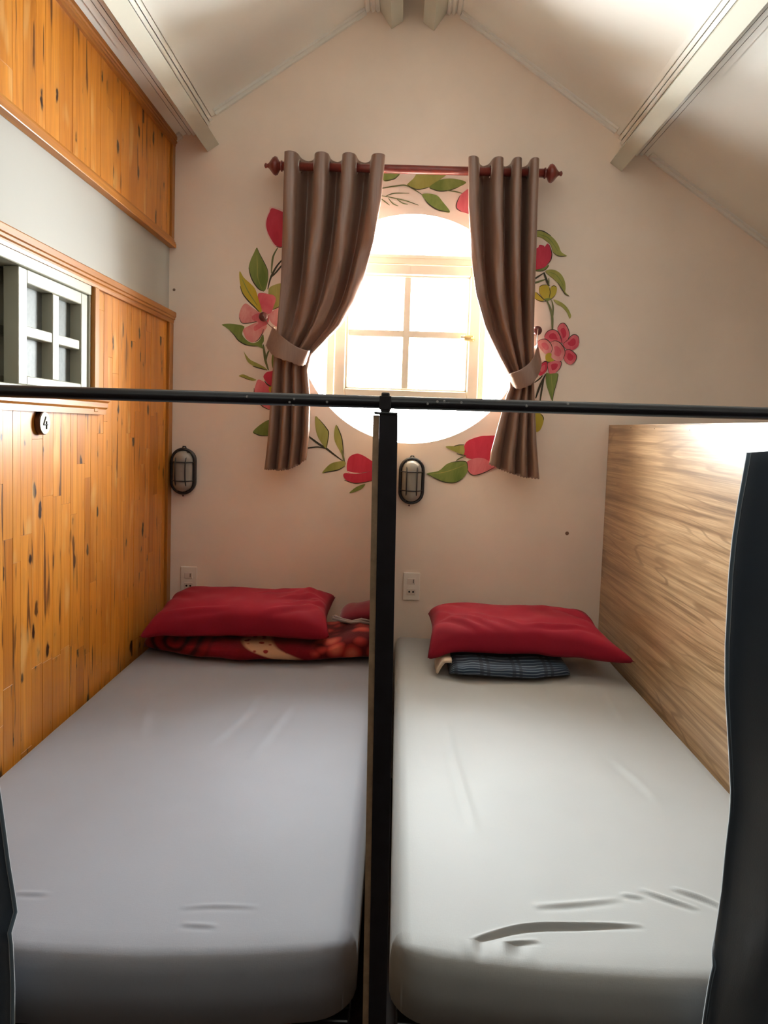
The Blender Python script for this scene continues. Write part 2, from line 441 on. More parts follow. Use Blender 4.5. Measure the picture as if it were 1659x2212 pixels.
def sash(y0, y1, x0, x1):
    zz0, zz1 = WZ0+.015, WZ1-.031; s = MB(); wl = .044
    zm = zz0+.030+(zz1-.034-zz0-.030)*.47
    s.box((x0, y0, zz0), (x1, y0+wl, zz1), .002); s.box((x0, y1-wl, zz0), (x1, y1, zz1), .002)
    s.box((x0, y0+wl, zz1-.034), (x1, y1-wl, zz1), .002); s.box((x0, y0+wl, zz0), (x1, y1-wl, zz0+.022), .002)
    ya, yb = y0+wl, y1-wl; yc = (ya+yb)/2+.004
    s.box((x0+.001, yc-.019, zz0+.022), (x1-.003, yc+.019, zz1-.034), .002)
    s.box((x0+.002, ya, zm-.0135), (x1-.005, yb, zm+.0135), .002)
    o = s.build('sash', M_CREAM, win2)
    xg = x0+.005
    for (a, b) in ((ya, yc-.019), (yc+.019, yb)):
        for (c, d) in ((zz0+.022, zm-.0135), (zm+.0135, zz1-.034)):
            MB().box((xg-.003, a-.004, c-.004), (xg, b+.004, d+.004)).build('pane', M_DGLASS, o)
sash(-1.258, WY1-.015, XL-.040, XL-.002)
sash(-1.590, -1.150, XL-.095, XL-.058)
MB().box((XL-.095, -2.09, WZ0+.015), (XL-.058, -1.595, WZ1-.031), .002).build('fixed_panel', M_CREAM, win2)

# cornice beads along the back gable, and purlins -------------------
ux, uz = math.cos(math.atan(SL)), math.sin(math.atan(SL))   # along slope
def slope_pt(x, drop): # point at ceiling x, moved perpendicular below the ceiling
    s = 1 if x > 0 else -1
    return (x - s*uz*drop, ceil_z(x)-ux*drop)
def slope_bar(xa, xb, d0, d1, y0, y1):
    a = slope_pt(xa, d0); b = slope_pt(xb, d0); c = slope_pt(xb, d1); d = slope_pt(xa, d1)
    return [a, b, c, d]
beams = (('white purlin under the ceiling slope above the pine wall', -.868, -.823),
         ('white purlin under the ceiling slope high over the laminate partition', .868, .915),
         ('white ridge purlin at the gable apex, on the pine wall side', -.148, -.104),
         ('white ridge purlin at the gable apex, on the laminate partition side', .108, .152))
spans = []
for lab, xa, xb in beams:
    s = 1 if xa > 0 else -1
    r = tag(empty('roof_purlin', ((xa+xb)/2, 0, ceil_z((xa+xb)/2))), lab, 'beam', None)
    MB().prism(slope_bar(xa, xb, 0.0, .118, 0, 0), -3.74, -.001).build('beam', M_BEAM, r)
    for side in (-1, 1):
        e = xa if side < 0 else xb
        m = MB()
        for w0, w1, dd in ((0.0015, .012, .036), (.0145, .025, .025), (.0275, .042, .013)):
            p, q = e+side*w0, e+side*w1
            if p*s <= 0.002 or q*s <= 0.002: continue
            m.prism(slope_bar(min(p, q), max(p, q), 0, dd, 0, 0), -3.74, -.001)
        if m.v: m.build('molding', M_CEIL, r)
    spans.append((min(xa, xb)-.042, max(xa, xb)+.042))
k = 1
for xa, xb in ((XL+.004, -.912), (-.780, -.192), (.196, .824), (.960, XR-.01)):
    if xb-xa < .01: continue
    m = MB().prism(slope_bar(xa, xb, 0, .020, 0, 0), -.014, -.0005)
    m.prism(slope_bar(xa, xb, .0, .009, 0, 0), -.024, -.014)
    struct(m.build('trim_%d' % k, M_CEIL), 'thin white bead where the ceiling slope meets the gable wall'); k += 1

# ------------------------------------------------------------------ round window
win1 = struct(empty('window_1', (WC.x, .06, WC.z-WR)), 'round window with a four-pane casement, glaring white with daylight')
YG = .060
def wx(x): return x*.982
def wz(z): return CAM.z+(z-CAM.z)*.982
def rect_frame(x0, x1, z0, z1, t, y0, y1, ch=.003):
    m = MB(); l, r_, b, tp = t
    m.box((x0, y0, z0), (x0+l, y1, z1), ch); m.box((x1-r_, y0, z0), (x1, y1, z1), ch)
    m.box((x0+l, y0, z0), (x1-r_, y1, z0+b), ch); m.box((x0+l, y0, z1-tp), (x1-r_, y1, z1), ch); return m
FX0, FX1, FZ0, FZ1 = wx(-.312), wx(.348), wz(1.560), wz(2.187)
m = rect_frame(FX0, FX1, FZ0, FZ1, (.030, .022, .03, .034), YG-.02, YG+.03)
m.box((FX0-.004, YG-.026, FZ1-.010), (FX1+.004, YG+.03, FZ1+.004), .002)
m.build('window_frame', M_FRAME, win1)
PX0, PX1, PZ0, PZ1 = wx(-.232), wx(.277), wz(1.634), wz(2.102)
m = rect_frame(wx(-.279), wx(.324), wz(1.592), wz(2.150), (.046, .046, .040, .044), YG-.034, YG+.006, .004)
m.box((PX0-.004, YG-.026, PZ0-.006), (PX0+.010, YG+.002, PZ1+.006), .003); m.box((PX1-.009, YG-.026, PZ0-.006), (PX1+.004, YG+.002, PZ1+.006), .003)
m.box((PX0, YG-.026, PZ0-.006), (PX1, YG+.002, PZ0+.006), .003); m.box((PX0, YG-.026, PZ1-.006), (PX1, YG+.002, PZ1+.006), .003)
ca = m.build('casement', M_FRAME, win1)
m = MB(); XM, ZM = wx(.018), wz(1.866)
m.box((XM-.014, YG-.020, PZ0), (XM+.014, YG, PZ1), .002); m.box((PX0, YG-.0195, ZM-.014), (PX1, YG-.001, ZM+.014), .002)
m.build('muntin', M_FRAME, ca)
for a, b in ((PX0+.006, XM-.011), (XM+.011, PX1-.006)):
    for c, d in ((PZ0+.004, ZM-.011), (ZM+.011, PZ1-.004)):
        MB().box((a, YG-.012, c), (b, YG-.009, d)).build('pane', M_GLASS, win1)
m = MB(); p = onY(1012, 730, YG-.05)
m.box((p.x-.018, YG-.046, p.z-.012), (p.x+.022, YG-.030, p.z+.012), .003); m.tube([(p.x-.03, YG-.040, p.z+.004), (p.x+.01, YG-.050, p.z), (p.x+.026, YG-.040, p.z-.004)], .005, 8)
m.build('latch', M_BRASS, ca)
# glass segments around the casement
def arc_poly(a0, a1, extra, n=40):
    pts = [(WC.x+(WR-.0015)*math.cos(lerp(a0, a1, k/n)), WC.z+(WR-.0015)*math.sin(lerp(a0, a1, k/n))) for k in range(n+1)]
    return pts+extra
def ang_at(x=None, z=None, sgn=1):
    q = WR-.0015
    if x is not None:
        c = (x-WC.x)/q; a = math.acos(max(-1, min(1, c))); return a*sgn
    s_ = (z-WC.z)/q; a = math.asin(max(-1, min(1, s_))); return a if sgn > 0 else PI-a
aT = ang_at(z=FZ1+.004); m = MB().prism(arc_poly(aT, PI-aT, []), YG, YG+.003); m.build('fanlight_pane', M_GLASS, win1)
aB = ang_at(z=FZ0); m = MB().prism(arc_poly(PI-aB, 2*PI+aB, []), YG, YG+.003); m.build('lower_pane', M_GLASS, win1)
a1 = ang_at(z=FZ1+.004, sgn=-1); a2 = ang_at(z=FZ0, sgn=-1)
MB().prism(arc_poly(a1, a2, [(FX0, FZ0), (FX0, FZ1+.004)]), YG, YG+.003).build('side_pane', M_GLASS, win1)
MB().prism(arc_poly(aB, aT, [(FX1, FZ1+.004), (FX1, FZ0)]), YG, YG+.003).build('side_pane', M_GLASS, win1)

# ------------------------------------------------------------------ mural painted on the gable wall
def m_paint(name, c1, c2, sc_=18, stretch=(1, 1, .35)):
    t = NT(name); nz = t.noise(t.coords(stretch), sc_, 4, .6, .5)
    t.p(Base__Color=t.ramp(nz, [(.32, c1), (.68, c2)]), Roughness=.6, Specular__IOR__Level=.3); return t.m
P_RED = m_paint('paint_crimson', (.50, .022, .055), (.62, .045, .085))
P_ROSE = m_paint('paint_rose', (.60, .07, .11), (.76, .22, .24))
P_PINK = m_paint('paint_pale_pink', (.66, .16, .17), (.82, .44, .40))
P_GREEN = m_paint('paint_green', (.13, .19, .035), (.27, .32, .085))
P_OLIVE = m_paint('paint_olive', (.26, .27, .05), (.44, .41, .12))
P_YELL = m_paint('paint_yellow', (.52, .36, .02), (.50, .42, .06))
P_DARK = m_paint('paint_dark_line', (.035, .03, .02), (.07, .06, .03))
P_STEM = m_paint('paint_stem', (.10, .12, .04), (.20, .22, .09))
P_LIGHT = m_paint('paint_light_edge', (.80, .50, .46), (.84, .62, .55))
lay = [0]
def wallpt(q, org): px, py, s = org; return onY(px+q[0]*s, py+q[1]*s, 0.0)
def shape(name, mat, pts, org, smooth=True):
    lay[0] += 1; yo = -.0006-.00004*lay[0]
    w = [wallpt(q, org) for q in pts]; w = [(p.x, p.z) for p in w]
    if smooth: w = catmull(w, 5)
    t = tessellate_polygon([[Vector((x, z, 0)) for x, z in w]])
    # clip nothing: paint stops at the opening edge
    n_ = len(w); m = MB(); m.v = [(x, yo, z) for x, z in w]+[(x, -.0002, z) for x, z in w]
    m.f = [tuple(q) for q in t]+[(i, (i+1) % n_, (i+1) % n_+n_, i+n_) for i in range(n_)]
    return m.build(name, mat, wall_back)
def stroke(name, mat, pts, org, wpx):
    lay[0] += 1; yo = -.0006-.00004*lay[0]
    c = catmull(pts, 6, False); n_ = len(c); L = []; R_ = []
    for i, q in enumerate(c):
        a = c[max(0, i-1)]; b = c[min(n_-1, i+1)]; dx, dy = b[0]-a[0], b[1]-a[1]; l = math.hypot(dx, dy) or 1
        tp = (.35+.65*math.sin(PI*min(1, max(0, (i+.5)/n_)))); h = wpx/2*tp
        L.append(wallpt((q[0]-dy/l*h, q[1]+dx/l*h), org)); R_.append(wallpt((q[0]+dy/l*h, q[1]-dx/l*h), org))
    m = MB(); m.v = [(p.x, yo, p.z) for p in L]+[(p.x, yo, p.z) for p in R_]
    m.f = [(i, i+1, n_+i+1, n_+i) for i in range(n_-1)]
    return m.build(name, mat, wall_back)
Z2 = (470, 430, .12055); Z3 = (470, 610, .12658); Z4 = (1120, 460, .10847); Z5 = (1120, 660, .13559)
C3 = (440, 680, .2532); C4 = (820, 300, .28933); C5 = (820, 680, .28933)
LF, PT, ST, LN = 'painted_leaf', 'painted_petal', 'painted_stem', 'painted_outline'
def leaf(mat, pts, org, line=None, lw=16, vein=None):
    shape(LF, mat, pts, org)
    if vein: stroke(LN, P_OLIVE if mat is P_GREEN else P_GREEN, vein, org, lw*.8)
    if line: stroke(LN, P_DARK, line, org, lw)
# left side
shape(PT, P_LIGHT, [(960, 135), (1205, 205), (1300, 290), (1300, 800), (1190, 860), (1100, 875), (1015, 835), (940, 730), (885, 605), (852, 470), (868, 345), (915, 230)], Z2)
shape(PT, P_RED, [(985, 165), (1200, 245), (1290, 300), (1290, 780), (1190, 845), (1110, 858), (1030, 820), (960, 720), (900, 600), (870, 470), (885, 350), (930, 240)], Z2)
stroke(LN, P_DARK, [(1050, 845), (1120, 866), (1200, 845), (1260, 800)], Z2, 16)
stroke(ST, P_STEM, [(1080, 870), (1000, 1020), (975, 1180), (965, 1330)], Z2, 34)
stroke(ST, P_DARK, [(1260, 980), (1080, 1180), (990, 1330), (940, 1450), (900, 1620)], Z2, 36)
stroke(ST, P_DARK, [(1240, 1080), (1060, 1300), (965, 1400)], Z2, 30)
leaf(P_GREEN, [(705, 870), (740, 960), (830, 1120), (895, 1260), (910, 1380), (895, 1500), (840, 1650), (740, 1610), (650, 1500), (590, 1370), (560, 1230), (590, 1100), (650, 970)], Z2,
     [(560, 1230), (590, 1370), (650, 1500), (740, 1615), (830, 1655)], 20, [(705, 1000), (715, 1200), (720, 1400), (790, 1600)])
stroke(LN, P_DARK, [(705, 870), (760, 990), (890, 1250), (908, 1400)], Z2, 10)
leaf(P_OLIVE, [(870, 130), (930, 60), (1090, 15), (1170, 60), (1170, 300), (1060, 410), (950, 465), (900, 430), (880, 300)], Z3, [(940, 468), (1060, 410), (1150, 310)], 16)
leaf(P_YELL, [(381, -190), (450, -80), (560, 20), (640, 110), (690, 250), (740, 420), (755, 495), (715, 515), (640, 430), (520, 310), (430, 190), (392, 60), (372, -90)], Z3,
     [(385, 60), (430, 190), (520, 310), (640, 430), (730, 525)], 20, [(420, -60), (520, 150), (680, 400)])
shape(PT, P_PINK, [(490, 360), (580, 420), (680, 490), (740, 530), (740, 640), (680, 675), (560, 690), (430, 695), (380, 650), (368, 560), (400, 450), (440, 385)], Z3)
stroke(LN, P_DARK, [(372, 600), (420, 695), (560, 692), (690, 665), (760, 660)], Z3, 14)
shape(PT, P_PINK, [(740, 660), (840, 740), (800, 830), (770, 880), (700, 970), (640, 1012), (570, 1022), (490, 960), (450, 880), (440, 800), (560, 730), (680, 680)], Z3)
shape(PT, P_PINK, [(1060, 420), (1130, 420), (1130, 760), (1030, 760), (950, 720), (890, 640), (880, 560), (930, 500)], Z3)
shape(PT, P_ROSE, [(700, 190), (760, 180), (870, 200), (960, 225), (995, 290), (960, 400), (910, 520), (800, 550), (760, 480), (720, 350), (690, 250)], Z3)
shape(PT, P_ROSE, [(590, 580), (680, 530), (780, 520), (870, 560), (860, 700), (760, 760), (640, 830), (620, 760), (700, 690), (600, 640)], Z3)
stroke(LN, P_DARK, [(785, 800), (760, 880), (700, 975), (640, 1015)], Z3, 14)
leaf(P_GREEN, [(75, 720), (200, 705), (340, 720), (455, 752), (430, 830), (425, 900), (500, 990), (600, 1035), (700, 1000), (775, 890), (790, 1000), (760, 1060), (775, 1130), (690, 1095), (560, 1080), (450, 1050), (350, 980), (290, 900), (220, 830), (130, 760)], Z3,
     [(210, 820), (290, 905), (350, 985), (450, 1052), (560, 1082), (690, 1090)], 18)
stroke(ST, P_STEM, [(780, 1060), (800, 1200), (820, 1340), (870, 1500)], Z3, 44)
stroke(ST, P_STEM, [(890, 1140), (845, 1240), (825, 1350)], Z3, 30)
leaf(P_OLIVE, [(450, 1180), (480, 1230), (560, 1320), (680, 1380), (790, 1440), (850, 1495), (760, 1475), (640, 1440), (540, 1380), (490, 1310)], Z3, [(600, 1430), (700, 1460), (850, 1500)], 18)
leaf(P_OLIVE, [(365, 1600), (440, 1570), (540, 1610), (660, 1660), (600, 1680), (500, 1650)], Z3, [(400, 1605), (500, 1650), (560, 1670)], 10)
leaf(P_GREEN, [(950, 1200), (1010, 1250), (1010, 1500), (950, 1480), (925, 1400), (925, 1290)], Z3)
shape(PT, P_ROSE, [(700, 1660), (780, 1690), (830, 1730), (900, 1790), (1010, 1800), (1010, 2120), (890, 2170), (760, 2110), (660, 2000), (630, 1850), (660, 1720)], Z3)
shape(PT, P_RED, [(785, 1600), (830, 1540), (900, 1518), (1010, 1525), (1010, 1780), (900, 1772), (840, 1712), (800, 1655)], Z3)
stroke(LN, P_DARK, [(800, 1680), (850, 1740), (920, 1780), (1000, 1770)], Z3, 22)
stroke(LN, P_DARK, [(625, 1800), (640, 1960), (760, 2110), (890, 2175)], Z3, 18)
shape(PT, P_YELL, [(880, 1790), (940, 1780), (960, 1860), (890, 1870)], Z3)
leaf(P_GREEN, [(420, 1002), (480, 940), (560, 895), (630, 900), (630, 1035), (560, 1032), (480, 1030)], C3, [(425, 1005), (480, 1030), (570, 1033)], 8)
# below the window
stroke(ST, P_DARK, [(860, 1010), (900, 1040), (980, 1100), (1045, 1140), (1110, 1190), (1190, 1250)], C3, 18)
stroke(ST, P_DARK, [(860, 1145), (900, 1135), (980, 1128), (1050, 1145)], C3, 12)
leaf(P_OLIVE, [(955, 865), (1000, 910), (1050, 970), (1067, 1020), (1062, 1080), (1045, 1138), (1010, 1100), (970, 1030), (953, 950)], C3, [(985, 890), (1050, 970), (1067, 1020), (1045, 1138)], 8)
leaf(P_OLIVE, [(1130, 940), (1160, 990), (1180, 1060), (1187, 1130), (1195, 1218), (1160, 1160), (1120, 1080), (1113, 1010)], C3, [(1140, 950), (1180, 1060), (1195, 1218)], 8)
stroke(ST, P_STEM, [(1178, 1150), (1190, 1210), (1205, 1270)], C3, 16)
leaf(P_OLIVE, [(1012, 1348), (1070, 1280), (1130, 1255), (1200, 1250), (1207, 1285), (1150, 1322), (1080, 1335)], C3, [(1030, 1345), (1080, 1336), (1150, 1322), (1205, 1290)], 8)
shape(PT, P_RED, [(1195, 1385), (1205, 1350), (1300, 1358), (1440, 1335), (1530, 1325), (1560, 1380), (1440, 1415), (1340, 1437), (1240, 1425)], C3)
shape(PT, P_RED, [(1235, 1225), (1300, 1185), (1360, 1200), (1440, 1250), (1540, 1310), (1530, 1330), (1440, 1335), (1300, 1352), (1225, 1335)], C3)
stroke(LN, P_LIGHT, [(1225, 1335), (1270, 1350), (1330, 1352)], C3, 12)
stroke(LN, P_DARK, [(1200, 1410), (1300, 1438), (1440, 1415)], C3, 8)
leaf(P_GREEN, [(1243, 1522), (1300, 1470), (1378, 1443), (1340, 1490)], C3)
# above the window
leaf(P_GREEN, [(20, 255), (150, 255), (110, 300), (35, 315)], C4, [(35, 315), (110, 300), (148, 262)], 8)
stroke(ST, P_STEM, [(-20, 375), (20, 370), (110, 355), (190, 348), (250, 375), (318, 418)], C4, 11)
leaf(P_OLIVE, [(205, 345), (250, 300), (310, 245), (510, 245), (440, 312), (370, 362), (290, 380), (240, 365)], C4, [(205, 345), (240, 366), (290, 380), (370, 362)], 7)
leaf(P_GREEN, [(372, 366), (410, 330), (470, 302), (560, 300), (645, 325), (590, 360), (520, 385), (440, 390)], C4, [(375, 368), (440, 391), (520, 386), (590, 361)], 8)
stroke(ST, P_STEM, [(500, 388), (560, 394), (620, 410)], C4, 9)
leaf(P_GREEN, [(318, 415), (370, 410), (430, 425), (470, 470), (525, 548), (440, 532), (370, 490), (335, 450)], C4, [(335, 450), (370, 492), (440, 534), (520, 547)], 9)
shape(PT, P_ROSE, [(568, 500), (585, 450), (620, 405), (680, 385), (710, 560), (640, 552), (590, 535)], C4)
stroke(LN, P_DARK, [(600, 425), (575, 480), (575, 520), (610, 545)], C4, 7)
for q in ([(5, 425), (90, 440), (200, 465), (290, 497)], [(45, 430), (110, 408), (222, 408)], [(0, 440), (40, 470), (75, 497)], [(65, 445), (100, 485), (140, 503)], [(130, 452), (170, 480), (212, 490)]):
    stroke(ST, P_STEM, q, C4, 8)
# right side
leaf(P_OLIVE, [(280, 390), (420, 355), (520, 385), (640, 460), (740, 560), (800, 660), (850, 780), (960, 858), (860, 868), (770, 850), (690, 790), (640, 640), (560, 570), (480, 510), (400, 480), (280, 480)], Z4,
     [(330, 362), (420, 352), (520, 382), (640, 458)], 22, [(400, 430), (600, 510), (780, 760)])
stroke(LN, P_DARK, [(690, 790), (770, 852), (860, 866), (930, 858)], Z4, 16)
shape(PT, P_RED, [(300, 740), (390, 690), (420, 638), (500, 655), (520, 680), (580, 612), (640, 720), (667, 830), (640, 940), (570, 1040), (480, 1100), (330, 1135), (270, 1100), (270, 760)], Z4)
stroke(LN, P_DARK, [(610, 640), (660, 800), (640, 940), (560, 1040)], Z4, 18)
shape(LF, P_GREEN, [(300, 1145), (480, 1110), (590, 1035), (585, 1090), (480, 1155), (380, 1165)], Z4)
stroke(LN, P_DARK, [(340, 1160), (480, 1155), (560, 1110), (592, 1050)], Z4, 14)
stroke(ST, P_DARK, [(280, 1330), (345, 1300), (505, 1195)], Z4, 36)
stroke(ST, P_STEM, [(280, 1410), (345, 1390), (540, 1325)], Z4, 40)
stroke(ST, P_DARK, [(505, 1185), (560, 1350), (610, 1460)], Z4, 44)
stroke(ST, P_STEM, [(600, 1300), (602, 1440)], Z4, 24)
leaf(P_OLIVE, [(535, 1165), (620, 1130), (740, 1150), (850, 1230), (920, 1370), (935, 1500), (932, 1580), (1005, 1655), (930, 1620), (860, 1520), (800, 1420), (700, 1320), (600, 1240)], Z4, [(780, 1390), (860, 1520), (930, 1620), (1010, 1660)], 16, [(580, 1180), (750, 1240), (890, 1450)])
shape(PT, P_YELL, [(270, 1580), (360, 1592), (420, 1660), (510, 1740), (430, 1757), (350, 1722), (270, 1680)], Z4)
shape(PT, P_YELL, [(640, 1490), (690, 1453), (752, 1470), (757, 1560), (720, 1650), (650, 1712), (612, 1690)], Z4)
shape(PT, P_YELL, [(418, 1480), (500, 1432), (570, 1440), (612, 1490), (627, 1600), (600, 1702), (520, 1722), (450, 1650), (413, 1570)], Z4)
for q in ([(410, 1480), (470, 1440), (560, 1435)], [(612, 1490), (628, 1590), (605, 1700)], [(350, 1585), (420, 1650), (500, 1730)], [(340, 1720), (430, 1760), (540, 1760), (650, 1715), (720, 1650)], [(660, 1475), (700, 1452), (750, 1475)]):
    stroke(LN, P_DARK, q, Z4, 14)
shape(LF, P_GREEN, [(510, 1720), (570, 1700), (640, 1705), (600, 1750), (550, 1752)], Z4)
stroke(ST, P_STEM, [(560, 1745), (620, 1880), (665, 2050), (672, 2260), (665, 2480)], Z4, 48)
stroke(ST, P_STEM, [(655, 1735), (685, 1880), (680, 2100)], Z4, 30)
leaf(P_OLIVE, [(695, 1728), (800, 1760), (900, 1820), (980, 1910), (1042, 2040), (1015, 2105), (960, 1980), (860, 1870), (770, 1820)], Z4)
petals = [(P_ROSE, [(412, 500), (450, 420), (540, 385), (620, 420), (670, 520), (685, 590), (560, 580), (460, 570)]),
          (P_ROSE, [(620, 360), (660, 295), (730, 288), (790, 380), (807, 480), (770, 570), (700, 605), (675, 500), (640, 430)]),
          (P_ROSE, [(705, 610), (780, 550), (830, 490), (890, 463), (950, 500), (963, 600), (930, 670), (850, 712), (760, 690)]),
          (P_ROSE, [(740, 720), (800, 703), (870, 740), (922, 810), (900, 890), (840, 942), (770, 920), (723, 850)]),
          (P_RED, [(295, 1060), (330, 970), (400, 900), (450, 900), (455, 1000), (430, 1060), (350, 1118)]),
          (P_ROSE, [(465, 920), (540, 880), (640, 880), (683, 920), (650, 1010), (590, 1070), (500, 1092), (470, 1010)]),
          (P_PINK, [(508, 590), (580, 563), (660, 600), (720, 680), (737, 760), (710, 850), (650, 890), (570, 870), (515, 820), (525, 700)]),
          (P_PINK, [(308, 570), (370, 538), (440, 543), (510, 610), (533, 690), (510, 760), (430, 772), (360, 700), (320, 650)])]
for mt, q in petals:
    shape(PT, mt, q, Z5); stroke(LN, P_DARK, q[:6], Z5, 12)
    cx = sum(a for a, b in q)/len(q); cz = sum(b for a, b in q)/len(q)
    shape(PT, P_ROSE if mt is not P_ROSE else P_RED, [(cx+(a-cx)*.5, cz+(b-cz)*.5) for a, b in q], Z5)
shape(PT, P_YELL, [(430, 800), (470, 758), (522, 770), (520, 830), (565, 882), (450, 892)], Z5)
leaf(P_GREEN, [(440, 1080), (500, 1088), (625, 1085), (612, 1200), (560, 1380), (540, 1522), (490, 1400), (440, 1240)], Z5, [(625, 1090), (612, 1200), (560, 1390), (540, 1520)], 10, [(520, 1110), (530, 1300), (535, 1480)])
stroke(ST, P_DARK, [(380, 1115), (330, 1170), (250, 1230)], Z5, 24)
stroke(ST, P_DARK, [(430, 1095), (340, 1280), (270, 1480)], Z5, 34)
stroke(ST, P_DARK, [(405, 1140), (365, 1350), (335, 1560)], Z5, 30)
shape(PT, P_YELL, [(260, 1720), (370, 1735), (398, 1810), (380, 1900), (330, 1995), (260, 1990)], Z5)
stroke(LN, P_DARK, [(350, 1730), (392, 1780), (396, 1830)], Z5, 12)
shape(PT, P_RED, [(630, 985), (660, 940), (740, 910), (800, 903), (890, 910), (920, 1000), (900, 1130), (800, 1112), (740, 1075), (690, 1078), (628, 1050)], C5)
shape(PT, P_ROSE, [(643, 1110), (700, 1073), (770, 1070), (830, 1100), (880, 1130), (780, 1177), (700, 1197), (660, 1172)], C5)
stroke(LN, P_DARK, [(645, 1120), (665, 1175), (705, 1198), (780, 1178), (860, 1135)], C5, 7)
leaf(P_OLIVE, [(492, 985), (560, 980), (625, 972), (628, 1042), (570, 1025)], C5, [(555, 982), (590, 972), (632, 970)], 7)
stroke(LN, P_DARK, [(575, 1037), (610, 1045), (640, 1050)], C5, 7)
stroke(ST, P_STEM, [(570, 1090), (600, 1070), (645, 1052)], C5, 10)
leaf(P_GREEN, [(352, 1185), (440, 1165), (510, 1110), (600, 1093), (648, 1100), (658, 1160), (620, 1220), (560, 1252), (480, 1246), (410, 1217)], C5, [(360, 1190), (410, 1218), (480, 1247), (560, 1253), (620, 1222)], 7, [(380, 1190), (500, 1170), (640, 1120)])
stroke(LN, P_DARK, [(530, 1102), (600, 1092), (648, 1100), (656, 1150)], C5, 6)
# a few old marks on the wall
M_SPOT = plain('wall_mark', (.22, .13, .08), .8)
for px, py, q in ((376, 626, .006), (1225, 1152, .008), (1158, 450, .005)):
    p = onY(px, py); MB().lathe((p.x, 0, p.z), (0, -1, 0), [(0, q), (.0008, q*.8)], 8).build('wall_mark', M_SPOT, wall_back)

# ------------------------------------------------------------------ curtain rod and satin curtains
YR, ZR = -.08, 2.477
rod = tag(empty('curtain_rod', (.03, YR, ZR)), 'mahogany wooden curtain rod with carved finials above the round window', 'curtain rod')
MB().tube([(-.487, YR, ZR), (.529, YR, ZR)], .0165, 16).build('rod', M_ROD, rod, True)
for s, x0 in ((-1, -.486), (1, .528)):
    pr = [(0, .015), (.004, .021), (.010, .021), (.014, .014), (.020, .020), (.030, .033), (.042, .036), (.054, .031), (.068, .018), (.078, .009), (.086, .007), (.091, .010), (.097, .009), (.101, .003)]
    auto_smooth(MB().lathe((x0, YR, ZR), (s, 0, 0), [(h*.72, r) for h, r in pr], 18).build('finial', M_ROD, rod), 60)
for x in (-.452, .49):
    m = MB(); m.box((x-.008, YR-.0, ZR-.022), (x+.008, -.0005, ZR-.0165), .002); m.box((x-.014, -.008, ZR-.05), (x+.014, -.0005, ZR+.03), .002); m.build('bracket', M_ROD, rod)

def curtain(label, outL, outR, crests, bottom, tiepy, kn, mirror):
    # outL/outR: (py, px) tables of the side outlines at y=-.11; crests: fractions where folds face the room
    YC = -.085
    z_top = 2.515; z_bot = 1.290
    nv, nu = 110, 168
    root = tag(empty('satin_curtain', (0, YC, z_bot)), label, 'curtain', 'satin window curtains')
    xL = []; 
    def zpy(z):   # picture row for a height at the curtain plane (constant x is fine: tiny roll)
        lo, hi = 0.0, 2212.0
        for _ in range(40):
            md = (lo+hi)/2
            xm = (interp(outL, md)+interp(outR, md))/2
            if onY(xm, md, -.11).z > z: lo = md
            else: hi = md
        return lo
    rows = []
    for j in range(nv+1):
        z = (z_top-.0035*j) if j <= 20 else lerp(z_top-.07, z_bot, (j-20)/(nv-20)); py = zpy(z); rows.append((z, py, onY(interp(outL, py), py, -.11).x, onY(interp(outR, py), py, -.11).x))
    ztie = onY(650, tiepy, -.11).z
    def phase(u):                         # crests -> integer phase
        for k, (a, b) in enumerate(zip(crests, crests[1:])):
            if u <= b or k == len(crests)-2: return k+(u-a)/(b-a)
    def fn(u, v):
        j = min(nv, int(round(v*nv))); z, py, a, b = rows[j]
        d = z-ztie
        amp = lerp(.020, .056, smoothstep(.02, .45, d)) if d > 0 else lerp(.016, .030, smoothstep(0, .35, -d))
        ph = phase(u)
        cc = (math.cos(2*PI*ph)+1)/2; top_ = smoothstep(.12, .0, z_top-z); cu = abs(math.cos(PI*ph)); sh = 2*lerp(cu**1.15, cc**.85, top_)-1
        yy = YC - amp*sh
        uu = u + .018*math.sin(4*PI*ph)*(1 if d > .1 else .4)
        x = lerp(a, b, min(1, max(0, uu)))
        wr = noise.noise(Vector((x*14, z*5, 3.3*mirror)))*.006*smoothstep(0, .3, z_top-z)
        if d > .02: wr += .010*math.sin(2*PI*(u*5.5+z*1.9))*smoothstep(.45, .1, abs(d-.25))*(.4+.6*(u if mirror < 0 else 1-u))
        zz = z
        if j == nv or True:
            drop = interp(bottom, u)
            if d < 0: zz = z + drop*(-d)/(ztie-z_bot)
            zz += (.004*abs(math.sin(u*70)) if j == nv else 0)
        return (x, min(-.012, yy+wr), zz)
    m = MB().grid(fn, nu, nv)
    m.f = [f for f in m.f if math.hypot(sum(m.v[i][1] for i in f)/4-YR, sum(m.v[i][2] for i in f)/4-ZR) > .0225]   # eyelet openings
    o = m.build('drape', M_SATIN, root, True, fix=False)
    sd = o.modifiers.new('thickness', 'SOLIDIFY'); sd.thickness = .0016
    # header rings
    for k in range(len(crests)-1):
        for ph in (.25, .75):
            u = lerp(crests[k], crests[k+1], ph); u += .018*math.sin(4*PI*ph); x = lerp(rows[10][2], rows[10][3], u)
            m = MB(); m.tube([(x, YR+.024*math.cos(2*PI*q/20), ZR+.024*math.sin(2*PI*q/20)) for q in range(20)], .0035, 6, True)
            m.build('eyelet', M_STEEL, root, True)
    return root, rows, ztie
